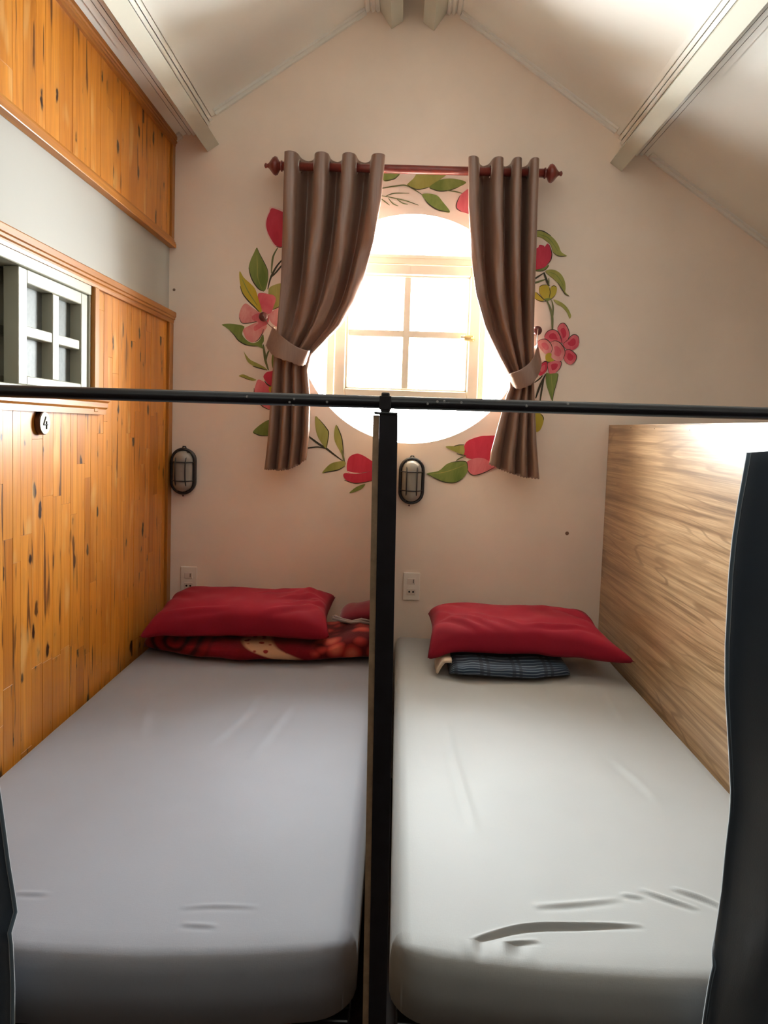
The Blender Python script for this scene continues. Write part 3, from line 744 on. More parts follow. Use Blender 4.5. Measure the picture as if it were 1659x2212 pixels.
cL, rowsL, ztL = curtain('brown satin curtain tied back to the pine wall side of the round window',
    [(326, 617), (500, 613), (620, 608), (700, 600), (760, 592), (850, 585), (950, 579), (1020, 571)],
    [(326, 832), (430, 823), (520, 807), (600, 785), (650, 766), (700, 735), (740, 697), (765, 671), (800, 663), (860, 668), (950, 667), (1020, 660)],
    [.05, .37, .64, .94], [(0, 0), (.25, -.004), (.55, 0), (.8, .02), (1, .045)], 772, (569, 684), -1)
cR, rowsR, ztR = curtain('brown satin curtain tied back to the laminate partition side of the round window',
    [(330, 1012), (450, 1012), (560, 1018), (640, 1028), (710, 1048), (775, 1078), (815, 1100), (840, 1103), (860, 1095), (900, 1085), (1001, 1060), (1035, 1056)],
    [(330, 1168), (450, 1163), (600, 1158), (700, 1155), (800, 1155), (870, 1158), (950, 1161), (1035, 1168)],
    [.06, .42, .68, .92], [(0, .05), (.3, .025), (.5, .012), (.75, 0), (1, 0)], 822, (1161, 714), 1)

def tieback(root, knpx, top, bot, s):
    # band: picture points of its upper and lower edge (front), from the knob side to the window side
    kp = onY(*knpx, -.035)
    nu, nv = 60, 8
    tt = catmull(top, 10, False); bb = catmull(bot, 10, False)
    def fn(u, v):
        # front half u in 0..5/8, back half returns behind
        if u <= .62:
            k = u/.62; a = tt[min(len(tt)-1, int(k*(len(tt)-1)))]; b = bb[min(len(bb)-1, int(k*(len(bb)-1)))]
            q = (lerp(a[0], b[0], v), lerp(a[1], b[1], v))
            dep = -.075-.070*math.sin(PI*min(1, max(0, k)))**.6
            p = onY(q[0], q[1], dep)
        else:
            k = (u-.62)/.38; a = lerp(tt[-1][0], tt[0][0], k), lerp(tt[-1][1], tt[0][1], k)
            b = lerp(bb[-1][0], bb[0][0], k), lerp(bb[-1][1], bb[0][1], k)
            q = (lerp(a[0], b[0], v), lerp(a[1], b[1], v))
            dep = -.075+.045*math.sin(PI*k)**.6
            p = onY(q[0], q[1], dep)
        if v > .99: p.z += .006*abs(math.sin(u*50))
        return p
    o = MB().grid(fn, nu, nv, True).build('tieback', M_SATIN, root, True, fix=False)
    sd = o.modifiers.new('thickness', 'SOLIDIFY'); sd.thickness = .0025; sd.offset = 1
    sb = o.modifiers.new('soft', 'SUBSURF'); sb.levels = 1; sb.render_levels = 1
    e = onY(top[0][0], top[0][1]+4, -.08)
    MB().tube([kp+Vector((0, -.012, .006)), kp.lerp(e, .5)+Vector((0, .004, -.006)), e], .0018, 6).build('tie_loop', M_SATIN, root, True)
    k = tag(empty('tieback_knob', (kp.x, 0, kp.z)), 'round maroon wooden knob holding the tieback ' + ('on the painted flower wall beside the pine boards' if s < 0 else 'above the double rose pink painted flower'), 'knob', 'curtain tieback knobs')
    auto_smooth(MB().lathe((kp.x, -.0005, kp.z), (0, -1, 0), [(0, .012), (.016, .008), (.020, .015), (.028, .0190), (.038, .0180), (.044, .012), (.046, .004)], 16).build('knob_head', M_KNOB, k), 60)
tieback(cL, (569, 684), [(588, 704), (610, 727), (640, 748), (666, 757), (674, 753)], [(572, 748), (592, 772), (625, 784), (650, 793), (664, 788)], -1)
tieback(cR, (1161, 714), [(1161, 742), (1150, 775), (1128, 796), (1104, 806), (1096, 806)], [(1170, 788), (1163, 812), (1146, 834), (1120, 842), (1104, 832)], 1)

# ------------------------------------------------------------------ bunks: bases, mattresses, divider, partition
ZT, TM = .617, .112
def mattress(x0, x1, y0, y1, mat, label, wr, bulge=.04, seed=1):
    ins = [0, 0, .003, .010, .020, .036, .065]; drp = [TM, .055, .028, .011, .0035, .0008, 0]
    def axis(a, b, n, e=1.0):
        L = b-a; core = [lerp(ins[-1], L-ins[-1], (k/n)**e) for k in range(n+1)]
        pos = ins[:-1]+core+[L-q for q in ins[:-1][::-1]]
        dr = drp[:-1]+[0]*(n+1)+drp[:-1][::-1]
        return [a+q for q in pos], dr
    wr = [([tuple(q) for q in catmull(p_, 5, False)], w_, h_) for p_, w_, h_ in wr]
    wr = [(p_, w_, h_, (min(q[0] for q in p_)-5*w_, max(q[0] for q in p_)+5*w_, min(q[1] for q in p_)-5*w_, max(q[1] for q in p_)+5*w_)) for p_, w_, h_ in wr]
    xs, dx = axis(x0, x1, 170); ys, dy = axis(y0, y1, 300, 1.6); rc = .07
    m = MB(); nx, ny = len(xs), len(ys)
    for j in range(ny):
        for i in range(nx):
            x, y = xs[i], ys[j]
            ex = (x0+rc-x) if x < x0+rc else ((x-(x1-rc)) if x > x1-rc else 0); sx = -1 if x < x0+rc else 1
            ey = (y0+rc-y) if y < y0+rc else ((y-(y1-rc)) if y > y1-rc else 0); sy = -1 if y < y0+rc else 1
            if ex > 0 and ey > 0 and sy < 0:
                a, b = ex/rc, ey/rc; a2, b2 = a*math.sqrt(1-b*b/2), b*math.sqrt(1-a*a/2)
                x += sx*(a2-a)*rc; y += sy*(b2-b)*rc
            t = (y1-y)/(y1-y0); s = (x-x0)/(x1-x0)*2-1
            y -= bulge*(1-s*s)*t**3
            d = max(dx[i], dy[j])
            z = ZT-d
            if d < .03:
                f = 1-d/.03
                z += f*(.004*noise.noise(Vector((x*2.3, y*2.0, seed)))+.0012*noise.noise(Vector((x*9, y*5, seed+4))))
                for pts, w, h, bb in wr:
                    if not (bb[0] < x < bb[1] and bb[2] < y < bb[3]): continue
                    best = 1e9; tt = 0; sd = 1
                    for k in range(len(pts)-1):
                        ax, ay = pts[k]; bx, by = pts[k+1]; vx, vy = bx-ax, by-ay; l2 = vx*vx+vy*vy
                        q = min(1, max(0, ((x-ax)*vx+(y-ay)*vy)/l2)); ddx, ddy = x-ax-q*vx, y-ay-q*vy
                        dd = ddx*ddx+ddy*ddy
                        if dd < best: best = dd; tt = (k+q)/(len(pts)-1); sd = 1 if vx*ddy-vy*ddx > 0 else -1
                    if best < (4*w)**2:
                        dd = math.sqrt(best)*sd
                        z += f*h*math.sin(PI*min(1, max(0, tt)))**.7*(math.exp(-(dd/w)**2) - .55*math.exp(-((dd+1.7*w)/(w*1.1))**2))
            m.v.append((x, y, z))
    m.f = [(j*nx+i, j*nx+i+1, (j+1)*nx+i+1, (j+1)*nx+i) for j in range(ny-1) for i in range(nx-1)]
    bot = [j*nx for j in range(ny)]
    m.f.append(tuple([i for i in range(nx)]+[j*nx+nx-1 for j in range(1, ny)]+[(ny-1)*nx+i for i in range(nx-2, -1, -1)]+[j*nx for j in range(ny-2, 0, -1)])[::-1])
    return tag(m.build('mattress', mat, None, True, loc=((x0+x1)/2, (y0+y1)/2, ZT-TM), fix=False), label, 'mattress', 'mattresses in fitted sheets')
def zp(*pp): return [tuple(onZ(a, b, ZT)[:2]) for a, b in pp]
wrR = [(zp((1020, 2030), (1041, 2022), (1105, 2005), (1162, 1999), (1237, 1998), (1313, 1997), (1390, 2000)), .0050, .0075),
       (zp((975, 2066), (1015, 2054), (1066, 2041), (1118, 2033), (1165, 2030)), .0050, .0045),
       (zp((1110, 2085), (1150, 2068), (1195, 2060)), .006, .0018),
       (zp((1380, 1920), (1440, 1942), (1510, 1965)), .006, .0045), (zp((1450, 1918), (1510, 1938), (1565, 1962)), .006, .005),
       (zp((1150, 1957), (1230, 1952), (1340, 1941)), .007, .003), (zp((1340, 1930), (1390, 1940)), .006, .003),
       (zp((965, 1560), (985, 1650), (1015, 1750), (1030, 1800)), .010, .0022), (zp((1300, 1480), (1350, 1570)), .012, .002),
       (zp((1320, 1640), (1380, 1690), (1430, 1740)), .012, .0025), (zp((880, 1570), (910, 1660)), .012, .002)]
wrL = [(zp((390, 1960), (470, 1955), (560, 1957)), .006, .0016), (zp((390, 1995), (470, 1999)), .006, .0016), (zp((30, 1930), (110, 1932)), .006, .0018),
       (zp((440, 1620), (520, 1550), (560, 1500)), .014, .002), (zp((540, 1640), (640, 1510)), .014, .0022), (zp((300, 1600), (330, 1500)), .014, .002)]
mattress(XL+.004, -.040, -1.955, -.006, M_SHEETL, 'mattress in lilac grey sheet beside the knotty pine wall', wrL, .045, 1)
mattress(.016, .849, -1.955, -.006, M_SHEETR, 'mattress in grey creased sheet beside the wood laminate partition', wrR, .04, 9)
def bed_base(x0, x1, label):
    b = tag(empty('slatted_bed_frame', ((x0+x1)/2, -1.0, 0)), label, 'bed frame', 'slatted bed frames')
    zt = ZT-TM-.001
    m = MB(); m.box((x0, -1.93, zt-.062), (x1, -1.90, zt-.026), .002); m.box((x0, -.05, zt-.062), (x1, -.02, zt-.026), .002)
    m.box((x0, -1.90, zt-.062), (x0+.025, -.05, zt-.026), .002); m.box((x1-.025, -1.90, zt-.062), (x1, -.05, zt-.026), .002)
    m.build('frame', M_BLACK, b)
    for x in (x0, x1-.04):
        for yy in (-1.93, -.06): MB().box((x, yy, 0), (x+.04, yy+.04, zt-.062), .003).build('leg', M_BLACK, b)
    k = int((x1-x0-.07)/.048)
    sl = None
    for q in range(k):
        xx = x0+.042+q*.048
        MB().box((xx, -1.965, zt-.025), (xx+.023, -.02, zt), .002).build('slat', M_PTRIM, b)
bed_base(XL+.01, -.05, 'slatted bed frame under the lilac grey mattress')
bed_base(.03, .845, 'slatted bed frame under the creased grey mattress')

# divider between the bunks: plywood board edge and square post, leaning slightly
TL = .0135/.92
def sh(x, z): return x-TL*(z-.566)
m = MB(); a, b = -.0225, -.0155
def shbox(xa, xb, y0, y1, z0, z1):
    return MB().add([(sh(xa, z0), y0, z0), (sh(xb, z0), y0, z0), (sh(xb, z0), y1, z0), (sh(xa, z0), y1, z0), (sh(xa, z1), y0, z1), (sh(xb, z1), y0, z1), (sh(xb, z1), y1, z1), (sh(xa, z1), y1, z1)],
                    [(0, 3, 2, 1), (4, 5, 6, 7), (0, 1, 5, 4), (1, 2, 6, 5), (2, 3, 7, 6), (3, 0, 4, 7)])
dv = tag(shbox(-.0240, -.0152, -2.0355, -.002, .02, 1.4885).build('divider_board', M_LAM), 'thin divider board with a raw plywood edge between the two mattresses', 'divider')
shbox(-.0240, -.0152, -2.040, -2.0355, .02, 1.4885).build('front_edge', M_PLY, dv)
post = tag(empty('bed_post', (.0, -2.03, 0)), 'black square steel post standing between the two mattresses', 'post')
shbox(-.0148, .0118, -2.044, -2.016, 0, 1.490).build('post_tube', M_BLACK, post)
MB().box((-.036, -2.048, 1.490), (-.002, -2.012, 1.4935), .001).build('post_cap', M_BLACK, post)
rail = tag(empty('bed_rail', (-.021, -2.03, 1.506)), 'long black pipe rail running across above both mattresses', 'rail')
MB().tube([(x, -2.03, 1.5062+.003*(x+.58)/1.1) for x in (-1.0, -.58, -.2, .2, .53, .846)], .0092, 14).build('pipe', M_BLACK, rail, True)
m = MB(); m.box((-.027, -2.040, 1.4935), (-.013, -2.020, 1.500), .001); m.box((-.0265, -2.041, 1.515), (-.0145, -2.019, 1.5215), .0015)
m.box((-.029, -2.0415, 1.497), (-.012, -2.0395, 1.5165), .0005); m.build('clamp', M_BLACK, rail)
M_CHIP = plain('chipped_paint', (.30, .29, .28), .6)
for px, py in ((533, 857), (625, 868), (635, 862), (632, 874), (706, 868), (924, 872), (945, 868), (960, 867), (997, 870), (1138, 877), (1228, 873)):
    p = onY(px, py, -2.041)
    zc_ = 1.5062+.003*(p.x+.58)/1.1; dz = max(-.0085, min(.0085, p.z-zc_)); yy = -2.03-math.sqrt(.0092**2-dz*dz)
    MB().lathe((p.x, yy+.0006, zc_+dz), (0, -1, 0), [(0, .0022), (.0009, .0016)], 6).build('paint_chip', M_CHIP, rail)

pt = tag(empty('partition_panel', (.866, -1.0, 0)), 'oak laminate partition panel beside the creased grey mattress', 'partition')
MB().box((.8535, -2.06, .02), (.8705, -.002, 1.5115), .0008).build('board', M_LAM, pt)
MB().box((.8530, -2.06, 1.5115), (.8710, -.002, 1.5135), .0005).build('edge_band', M_LAMEDGE, pt)
for px, py in ((1363, 924), (1414, 926), (1490, 929), (1570, 929)):
    p = onX(px, py, .8535); MB().lathe((.8536, p.y, p.z), (-1, 0, 0), [(0, .0022), (.0008, .0016)], 8).build('nail', M_BLACKM, pt)

# ------------------------------------------------------------------ pillows and blankets
def pillow(cx, cy, cz, L, D, T, rz, label, seed, tilt=0.0, corners=(), creases=()):
    nu, nv = 110, 70; r_ = empty('pillow', (cx, cy, cz)); 
    def surf(top):
        def fn(u, v):
            a, b = u*2-1, v*2-1
            ea = max(0, 1-abs(a)**6); eb = max(0, 1-abs(b)**4.5)
            h = (ea**.45)*(eb**.5)
            pin = 1-.07*(abs(a)**4)*(1-abs(b)**2)*1.0-.0
            x = a*L/2*(1-.05*(1-abs(b)**2)*abs(a)**6); y = b*D/2*(1-.08*(1-abs(a)**2)*abs(b)**6)
            wr = noise.noise(Vector((x*7+seed, y*9, seed)))*.010+noise.noise(Vector((x*20+seed, y*9, seed+2)))*.004
            wr += .005*math.sin(x*40+y*55+seed)*smoothstep(.45, .9, abs(a))
            z = (T*.62*h if top else -T*.38*h**.8) + wr*h
            z += .012*noise.noise(Vector((a*2+seed, b*2, 5)))*(1-h)
            if top:
                for (a0, b0, a1, b1, hh, ww) in creases:
                    vx, vy = a1-a0, b1-b0; q = ((a-a0)*vx+(b-b0)*vy)/(vx*vx+vy*vy)
                    if -.05 < q < 1.05:
                        dd = ((a-a0)*vy-(b-b0)*vx)/math.hypot(vx, vy)
                        z += hh*math.sin(PI*min(1, max(0, q)))*(math.exp(-(dd/ww)**2)-.7*math.exp(-((dd-1.6*ww)/ww)**2))
            for (ca, cb, dz, ext) in corners:
                q = max(0, 1-math.hypot(a-ca, b-cb)/.55)
                z += dz*q*q; x += ca*ext*q*q; y += cb*ext*.6*q*q
            return (x, y, z)
        return fn
    m = MB(); m.grid(surf(True), nu, nv); m.grid(surf(False), nu, nv)
    me = bpy.data.meshes.new('pillow'); me.from_pydata(m.v, [], m.f)
    bm = bmesh.new(); bm.from_mesh(me); bmesh.ops.remove_doubles(bm, verts=bm.verts[:], dist=.0004); bmesh.ops.recalc_face_normals(bm, faces=bm.faces[:]); bm.to_mesh(me); bm.free()
    me.polygons.foreach_set('use_smooth', [True]*len(me.polygons)); me.materials.append(M_RED)
    bpy.data.objects.remove(r_)
    o = bpy.data.objects.new('pillow', me); col.objects.link(o); o.location = (cx, cy, cz); o.rotation_euler = (tilt, 0, rz)
    return tag(o, label, 'pillow', 'crimson pillows')
pillow(-.553, -.275, .748, .64, .38, .124, math.radians(3), 'crimson pillow lying on the patterned fleece blanket', 3, math.radians(3), ((1, -1, -.02, .0), (-1, -1, -.03, .03), (1, 1, .02, .01)),
       ((.35, -.2, .95, .35, .010, .05), (.45, -.55, .98, .0, .009, .045), (.2, -.9, .9, -.45, .008, .05), (.05, .1, .6, .6, .006, .06), (-.9, -.85, -.1, -.75, .007, .05), (.6, .2, .75, .9, .006, .05)))
pillow(.455, -.315, .730, .64, .38, .120, math.radians(-2), 'crimson pillow lying on the navy striped blanket', 8, math.radians(2), ((-1, -1, -.055, .0), (1, -1, -.02, .07), (1, 1, .01, .0)),
       ((-.9, -.35, -.35, -.95, .008, .045), (-.75, -.2, -.15, -.9, .008, .045), (-.55, -.1, .1, -.85, .007, .05), (.0, -.75, .85, -.6, .007, .05), (.55, .5, .98, -.2, .009, .05), (-.95, .3, -.7, -.6, .008, .05)))

def m_fleece():
    t = NT('red_patterned_fleece'); tc = t.nd('ShaderNodeTexCoord'); sp = t.nd('ShaderNodeSeparateXYZ'); t.ln(tc.outputs['Object'], sp.inputs[0])
    def math_(op, a, b=None, c=None):
        q = t.nd('ShaderNodeMath', _operation=op)
        for v, i in ((a, q.inputs[0]), (b, q.inputs[1]), (c, q.inputs[2])):
            if v is None: continue
            if hasattr(v, 'links'): t.ln(v, i)
            else: i.default_value = v
        return q.outputs[0]
    x, z = sp.outputs[0], sp.outputs[2]
    wob = t.noise(tc.outputs['Object'], 9, 3)
    # rings round (-.30, .03)
    dx = math_('SUBTRACT', x, -.300); dz = math_('MULTIPLY', math_('SUBTRACT', z, .005), 1.5)
    rr = math_('SQRT', math_('ADD', math_('MULTIPLY', dx, dx), math_('MULTIPLY', dz, dz)))
    rr = math_('ADD', rr, math_('MULTIPLY', wob, .02))
    ring = t.ramp(math_('FRACT', math_('MULTIPLY', rr, 20)), [(.1, (.040, .001, .003)), (.4, (.17, .004, .007)), (.7, (.20, .005, .008)), (.95, (.040, .001, .003))])
    rmask = t.ramp(rr, [(.13, 1.0), (.16, 0.0)])
    base = t.ramp(wob, [(.35, (.13, .002, .008)), (.65, (.20, .004, .014))])
    c = t.mix(rmask, base, ring)
    # cream diagonal petal
    e = math_('ADD', math_('MULTIPLY', math_('ADD', x, .02), .36), z)
    band = math_('ABSOLUTE', math_('ADD', e, -.014))
    lim = t.ramp(math_('ADD', math_('MULTIPLY', x, 1.0), .5), [(.335, 0.0), (.350, 1.0), (.62, 1.0), (.68, 0.0)])
    bm_ = math_('MULTIPLY', t.ramp(math_('MULTIPLY', band, 10), [(.16, 1.0), (.22, 0.0)]), lim)
    vo = t.nd('ShaderNodeTexVoronoi'); vo.inputs['Scale'].default_value = 26; t.ln(tc.outputs['Object'], vo.inputs['Vector'])
    dots = t.ramp(vo.outputs['Distance'], [(.22, 1.0), (.30, 0.0)])
    crm = t.mix(dots, (.55, .33, .20), (.25, .02, .02))
    c = t.mix(bm_, c, crm)
    # coral peony at the right end
    vb = t.nd('ShaderNodeTexVoronoi'); vb.inputs['Scale'].default_value = 15; t.ln(tc.outputs['Object'], vb.inputs['Vector'])
    pe = t.ramp(vb.outputs['Distance'], [(.15, (.55, .12, .075)), (.42, (.34, .03, .025)), (.62, (.09, .002, .005))])
    pm = t.ramp(math_('ADD', math_('MULTIPLY', x, 1.0), math_('MULTIPLY', wob, .08)), [(.235, 0.0), (.262, 1.0)])
    c = t.mix(pm, c, pe)
    t.p(Base__Color=c, Roughness=.85, Sheen__Weight=.15, Sheen__Roughness=.4, Specular__IOR__Level=.2)
    t.bump(t.noise(tc.outputs['Object'], 180, 2), .4, .002); return t.m
M_FLEECE = m_fleece()
def blanket(name, x0, x1, fy, by, topf, mat, label, seed, cat='blanket', nx=80, npf=36):
    # rounded folded bundle; fy(x)/by(x) front/back edges, topf(x) height
    zb = ZT+.007; m = MB()
    def fn(u, v):
        x = lerp(x0, x1, u); e = min(1, min(u, 1-u)/.06); e = max(.12, math.sqrt(max(0, 1-(1-e)**2)))
        a = 2*PI*v; cc, ss = math.cos(a), math.sin(a)
        sx_ = math.copysign(abs(cc)**.55, cc); sz_ = math.copysign(abs(ss)**.6, ss)
        f, b = fy(x), by(x); h = topf(x)*e
        y = (f+b)/2+(b-f)/2*sx_*(.85+.15*e); z = zb+h/2+h/2*sz_
        n_ = noise.noise(Vector((x*9, y*9+seed, z*12)))
        if ss > -.5: z += .008*n_-.004; y += .010*noise.noise(Vector((x*7+seed, z*20, 1)))
        return (x, y, max(z, zb-.003))
    m.grid(lambda u, v: fn(v, u), npf, nx, True)
    m.f.append(tuple(range(npf))[::-1]); m.f.append(tuple(nx*npf+k for k in range(npf)))
    o = tag(m.build(name, mat, None, True, loc=((x0+x1)/2, -.3, zb+.05)), label, cat)
    at = o.data.attributes.new('fold', 'FLOAT', 'POINT')
    for i_, d_ in enumerate(at.data): d_.value = (i_ % npf)/npf
    return m, o
_, bl = blanket('fleece_blanket', -.925, -.045,
    lambda x: interp([(-.93, -.37), (-.75, -.46), (-.53, -.485), (-.33, -.47), (-.1, -.42)], x), lambda x: -.05,
    lambda x: interp([(-.93, .080), (-.88, .074), (-.75, .064), (-.30, .062), (-.225, .070), (-.12, .105), (-.05, .10)], x), M_FLEECE, 'folded red fleece blanket with cream and coral flower pattern under the pillow', 2)
m = MB(); 
def rl(u, v):
    x = lerp(-.205, -.048, u); a = 2*PI*v; e = math.sqrt(max(.05, 1-max(0, 1-min(u+.02, 1.0)/.35)**2))
    return (x, -.135+.085*math.cos(a)*1.0, .735+.038*math.sin(a)*e+.030*(u-.4)+.006*noise.noise(Vector((x*20, a, 3))))
m.grid(lambda u, v: rl(v, u), 24, 24, True); m.f.append(tuple(range(24))[::-1]); m.f.append(tuple(24*24+k for k in range(24)))
m.build('rolled_fold', m_cloth('plum_fleece', (.17, .010, .025), .85, .3), bl, True)
m = MB()
for dxy in ((0, 0, 0), (.004, .012, .004), (-.003, .020, -.002)):
    p0 = Vector((-.225+dxy[0], -.29+dxy[1], .742+dxy[2]))
    m.tube([p0+Vector((.035*k, .012*math.sin(k*1.7+dxy[1]*90), .006*math.cos(k*2.1)-.002*k)) for k in range(5)], .0055, 6)
m.build('drawstring', M_CORD, bl, True)

def m_stripe():
    t = NT('navy_striped_cotton'); tc = t.nd('ShaderNodeTexCoord'); sp = t.nd('ShaderNodeSeparateXYZ'); t.ln(tc.outputs['Object'], sp.inputs[0])
    wob = t.noise(tc.outputs['Object'], 12, 2)
    def math_(op, a, b):
        q = t.nd('ShaderNodeMath', _operation=op)
        for v, i in ((a, q.inputs[0]), (b, q.inputs[1])):
            if hasattr(v, 'links'): t.ln(v, i)
            else: i.default_value = v
        return q.outputs[0]
    at = t.nd('ShaderNodeAttribute'); at.attribute_name = 'fold'
    zz = math_('ADD', math_('MULTIPLY', at.outputs['Fac'], 30.0), math_('MULTIPLY', wob, .7))
    st = t.ramp(math_('FRACT', zz, 0), [(.06, 1.0), (.22, 0.0), (.84, 0.0), (.97, 1.0)])
    c = t.mix(st, (.008, .024, .055), (.15, .21, .27))
    xs = t.ramp(math_('FRACT', math_('MULTIPLY', sp.outputs[0], 9.0), 0), [(.0, 1.0), (.10, 1.0), (.13, 0.0), (.20, 0.0), (.23, 1.0), (.30, 1.0), (.33, 0.0)])
    c = t.mix(math_('MULTIPLY', xs, .7), c, (.008, .016, .035))
    t.p(Base__Color=c, Roughness=.8, Sheen__Weight=.05); return t.m
_, bs = blanket('striped_blanket', .205, .632, lambda x: interp([(.2, -.53), (.25, -.565), (.5, -.56), (.63, -.515)], x), lambda x: -.15,
    lambda x: interp([(.2, .044), (.28, .052), (.5, .050), (.63, .046)], x), m_stripe(), 'folded navy striped blanket under the crimson pillow by the partition', 6)
m = MB(); m.grid(lambda u, v: (lerp(.158, .212, u), lerp(-.53, -.40, v), ZT+.012+.045*math.sin(PI*.5*min(1, u*1.6))+.004*math.sin(v*9)), 12, 8)
ol = m.build('lining_fold', M_CREAMC, bs, True); sd = ol.modifiers.new('thickness', 'SOLIDIFY'); sd.thickness = .008; sd.offset = -1

# ------------------------------------------------------------------ bulkhead lamps, outlets, number disc
def stadium(w, h, n=14):
    r_ = w/2; c = h/2-r_; pts = []
    for k in range(n+1): a = PI*k/n; pts.append((r_*math.cos(a), c+r_*math.sin(a)))
    for k in range(n+1): a = PI+PI*k/n; pts.append((r_*math.cos(a), -c+r_*math.sin(a)))
    return pts
def lamp(px, py, label):
    c = onY(px, py, -.03); x0, z0 = c.x, c.z; w, h = .098, .186
    r_ = tag(empty('bulkhead_lamp', (x0, 0, z0)), label, 'wall lamp', 'oval bulkhead lamps')
    out = stadium(w, h); m = MB().prism([(x0+a, z0+b) for a, b in out], -.022, -.0005)
    auto_smooth(m.build('base', M_BLACKM, r_), 40)
    # glass dome
    prof = [(.0, .90), (.014, .88), (.028, .80), (.038, .62), (.044, .35), (.046, .05)]
    m = MB(); n_ = len(out)
    for d, s in prof:
        for a, b in stadium(w*.92*s, h-(w-w*.92*s)*.98): m.v.append((x0+a, -.022-d, z0+b))
    for j in range(len(prof)-1):
        for k in range(n_): m.f.append((j*n_+k, j*n_+(k+1) % n_, (j+1)*n_+(k+1) % n_, (j+1)*n_+k))
    m.f.append(tuple((len(prof)-1)*n_+k for k in range(n_)))
    auto_smooth(m.build('lamp_glass', M_DIFF, r_), 50)
    rim = [(x0+a, -.026, z0+b) for a, b in stadium(w-.006, h-.006)]
    MB().tube(rim, .0068, 8, True).build('rim', M_BLACK, r_, True)
    def arch(p): return -.028-.046*max(0, 1-abs(p)**3)
    for xx in (-.021, .021):
        e = h/2-.010
        MB().tube([(x0+xx, arch(q), z0+q*e) for q in [k/10-1 for k in range(21)]], .0027, 6).build('cage_bar', M_BLACK, r_, True)
    for zz in (-.038, .038):
        e = w/2-.004
        MB().tube([(x0+q*e, arch(q)+.002, z0+zz) for q in [k/8-1 for k in range(17)]], .0023, 6).build('cage_bar', M_BLACK, r_, True)
    MB().tube([(x0-.008, -.012, z0+h/2-.002), (x0-.005, -.014, z0+h/2+.008), (x0+.005, -.014, z0+h/2+.008), (x0+.008, -.012, z0+h/2-.002)], .003, 6).build('hanging_lug', M_BLACK, r_, True)
    MB().lathe((x0-.006, -.0005, z0-h/2-.010), (0, -1, 0), [(0, .004), (.004, .003)], 8).build('screw', M_KNOB, r_)
lamp(395, 1018, 'black caged bulkhead lamp on the wall next to the pine corner')
lamp(889, 1039, 'black caged bulkhead lamp on the wall under the round window')
def outlet(px, py, label):
    c = onY(px, py); x0, z0 = c.x, c.z
    r_ = tag(empty('wall_outlet', (x0, 0, z0)), label, 'outlet', 'switch and socket plates')
    MB().box((x0-.035, -.009, z0-.058), (x0+.035, -.0004, z0+.058), .003).build('plate', M_OUT, r_)
    MB().box((x0-.017, -.012, z0+.008), (x0+.017, -.0085, z0+.034), .0015).build('switch', M_OUTD, r_)
    MB().box((x0+.006, -.0125, z0+.014), (x0+.009, -.0118, z0+.030)).build('switch_mark', M_HOLE, r_)
    s = MB().box((x0-.018, -.0105, z0-.036), (x0+.018, -.0085, z0-.010), .0008).build('socket', M_OUTD, r_)
    for q in (-.008, .008):
        MB().lathe((x0+q, -.0103, z0-.022), (0, -1, 0), [(0, .0042), (.0005, .0042)], 10).build('socket_hole', M_HOLE, s)
outlet(408.5, 1253, 'switch and socket plate beside the pine wall corner')
outlet(888.5, 1266, 'switch and socket plate beneath the lamp next to the bed post')

p = onX(97, 914, XL+.012)
nd_ = tag(empty('number_disc', (XL, p.y, p.z)), 'small round wooden disc with a black 4 on the pine boards', 'number plate')
auto_smooth(MB().lathe((XL-.0005, p.y, p.z), (1, 0, 0), [(0, .031), (.011, .031), (.0125, .0295)], 28).build('disc', plain('shaded_disc_edge', (.10, .035, .015), .5), nd_), 40)  # shade on the disc's side is painted in as dark brown
MB().lathe((XL+.0122, p.y, p.z), (1, 0, 0), [(0, .0285), (.001, .0285)], 28).build('face', plain('pale_disc_face', (.74, .66, .42), .4), nd_)
fx = XL+.0134
m = MB()
m.tube([(fx, p.y+.002, p.z+.017), (fx, p.y-.011, p.z-.004)], .0024, 6); m.tube([(fx, p.y-.012, p.z-.004), (fx, p.y+.013, p.z-.004)], .0020, 6)
m.tube([(fx, p.y+.006, p.z+.005), (fx, p.y+.006, p.z-.016)], .0024, 6)
m.build('numeral_4', M_HOLE, nd_)

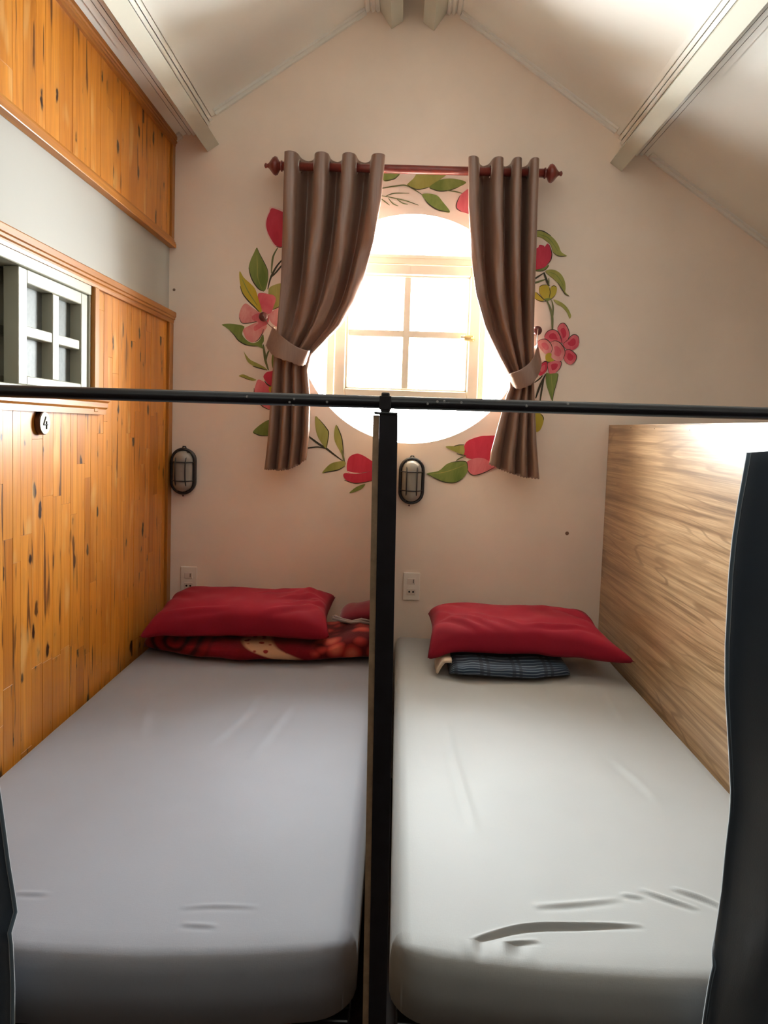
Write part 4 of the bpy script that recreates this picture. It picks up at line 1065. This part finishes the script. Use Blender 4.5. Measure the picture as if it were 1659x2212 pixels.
# ------------------------------------------------------------------ navy privacy curtains on the rail
def navy(outline, xfar, ztop, zbot, label, s, tops):
    root = tag(empty('privacy_curtain', (xfar, -2.03, zbot)), label, 'curtain', 'navy privacy curtains')
    nv, nu = 80, 60
    def fn(u, v):
        z = lerp(ztop, zbot, v)
        e = interp(outline, -z)
        x = lerp(e, xfar, u)
        amp = .010+.028*smoothstep(0, .5, v)
        w = math.sin(2*PI*(u*3.2+.15*math.sin(v*3.0))+.6)
        yy = -2.062 + amp*w - .012*smoothstep(.35, .9, v)
        yy += .012*noise.noise(Vector((x*9, z*4, 2)))*smoothstep(0, .3, v)
        if s > 0:   # pulled fold that catches the window light
            for (u0, zc0, wu, wz_, a0) in ((.10, .80, .050, .17, -.045), (.21, .84, .045, .13, -.040)):
                q = math.exp(-((z-zc0)/wz_)**2); du = (u-u0-(.25*(z-zc0)))/wu; yy += a0*q*math.exp(-du*du)
        zz = z + (tops(u) if v == 0 else tops(u)*(1-v)**4)
        return (x, min(yy, -2.048) if z < .70 else yy, zz)
    o = MB().grid(fn, nu, nv).build('cloth', M_NAVY, root, True, fix=False)
    sd = o.modifiers.new('thickness', 'SOLIDIFY'); sd.thickness = .003
    edge = [Vector(fn(0, k/nv)) for k in range(nv+1)]
    MB().tube([e+Vector((s*.002, 0, 0)) for e in edge], .0034, 6).build('hem', M_NAVYHEM, root, True)
    return root
P = lambda a, b: onY(a, b, -2.06)
tab = [(-P(a, b).z, P(a, b).x) for a, b in ((1617, 978), (1612, 1010), (1598, 1090), (1588, 1170), (1583, 1250), (1581, 1400), (1585, 1500), (1595, 1620), (1603, 1740), (1601, 1790), (1580, 1950), (1560, 2050), (1540, 2130), (1527, 2212))]
tab += [(-.30, .47), (-.06, .46)]
nr = navy(tab, .86, P(1617, 978).z, .06, 'navy fabric curtain hanging beside the laminate partition', 1, lambda u: .012*min(1, u*3))
tabl = [(-1.46, -.66), (-P(0, 1900).z, P(-4, 1900).x), (-P(0, 1940).z, P(3, 1940).x), (-P(0, 2050).z, P(18, 2050).x), (-P(0, 2140).z, P(22, 2140).x), (-.50, P(21, 2212).x), (-.06, P(21, 2212).x)]
nl = navy(tabl, -.925, 1.46, .06, 'navy fabric curtain hanging beside the knotty pine wall', -1, lambda u: 0)
def rings(root, xs):
    for x in xs:
        zc_ = 1.5062+.003*(x+.58)/1.1; r0 = .033
        MB().tube([(x, -2.03-.006+(.036)*math.cos(2*PI*k/20), zc_-.020+r0*math.sin(2*PI*k/20)) for k in range(20)], .002, 6, True).build('curtain_ring', M_STEEL, root, True)
rings(nr, (.565, .64, .72, .80)); rings(nl, (-.68, -.76, -.84, -.90))
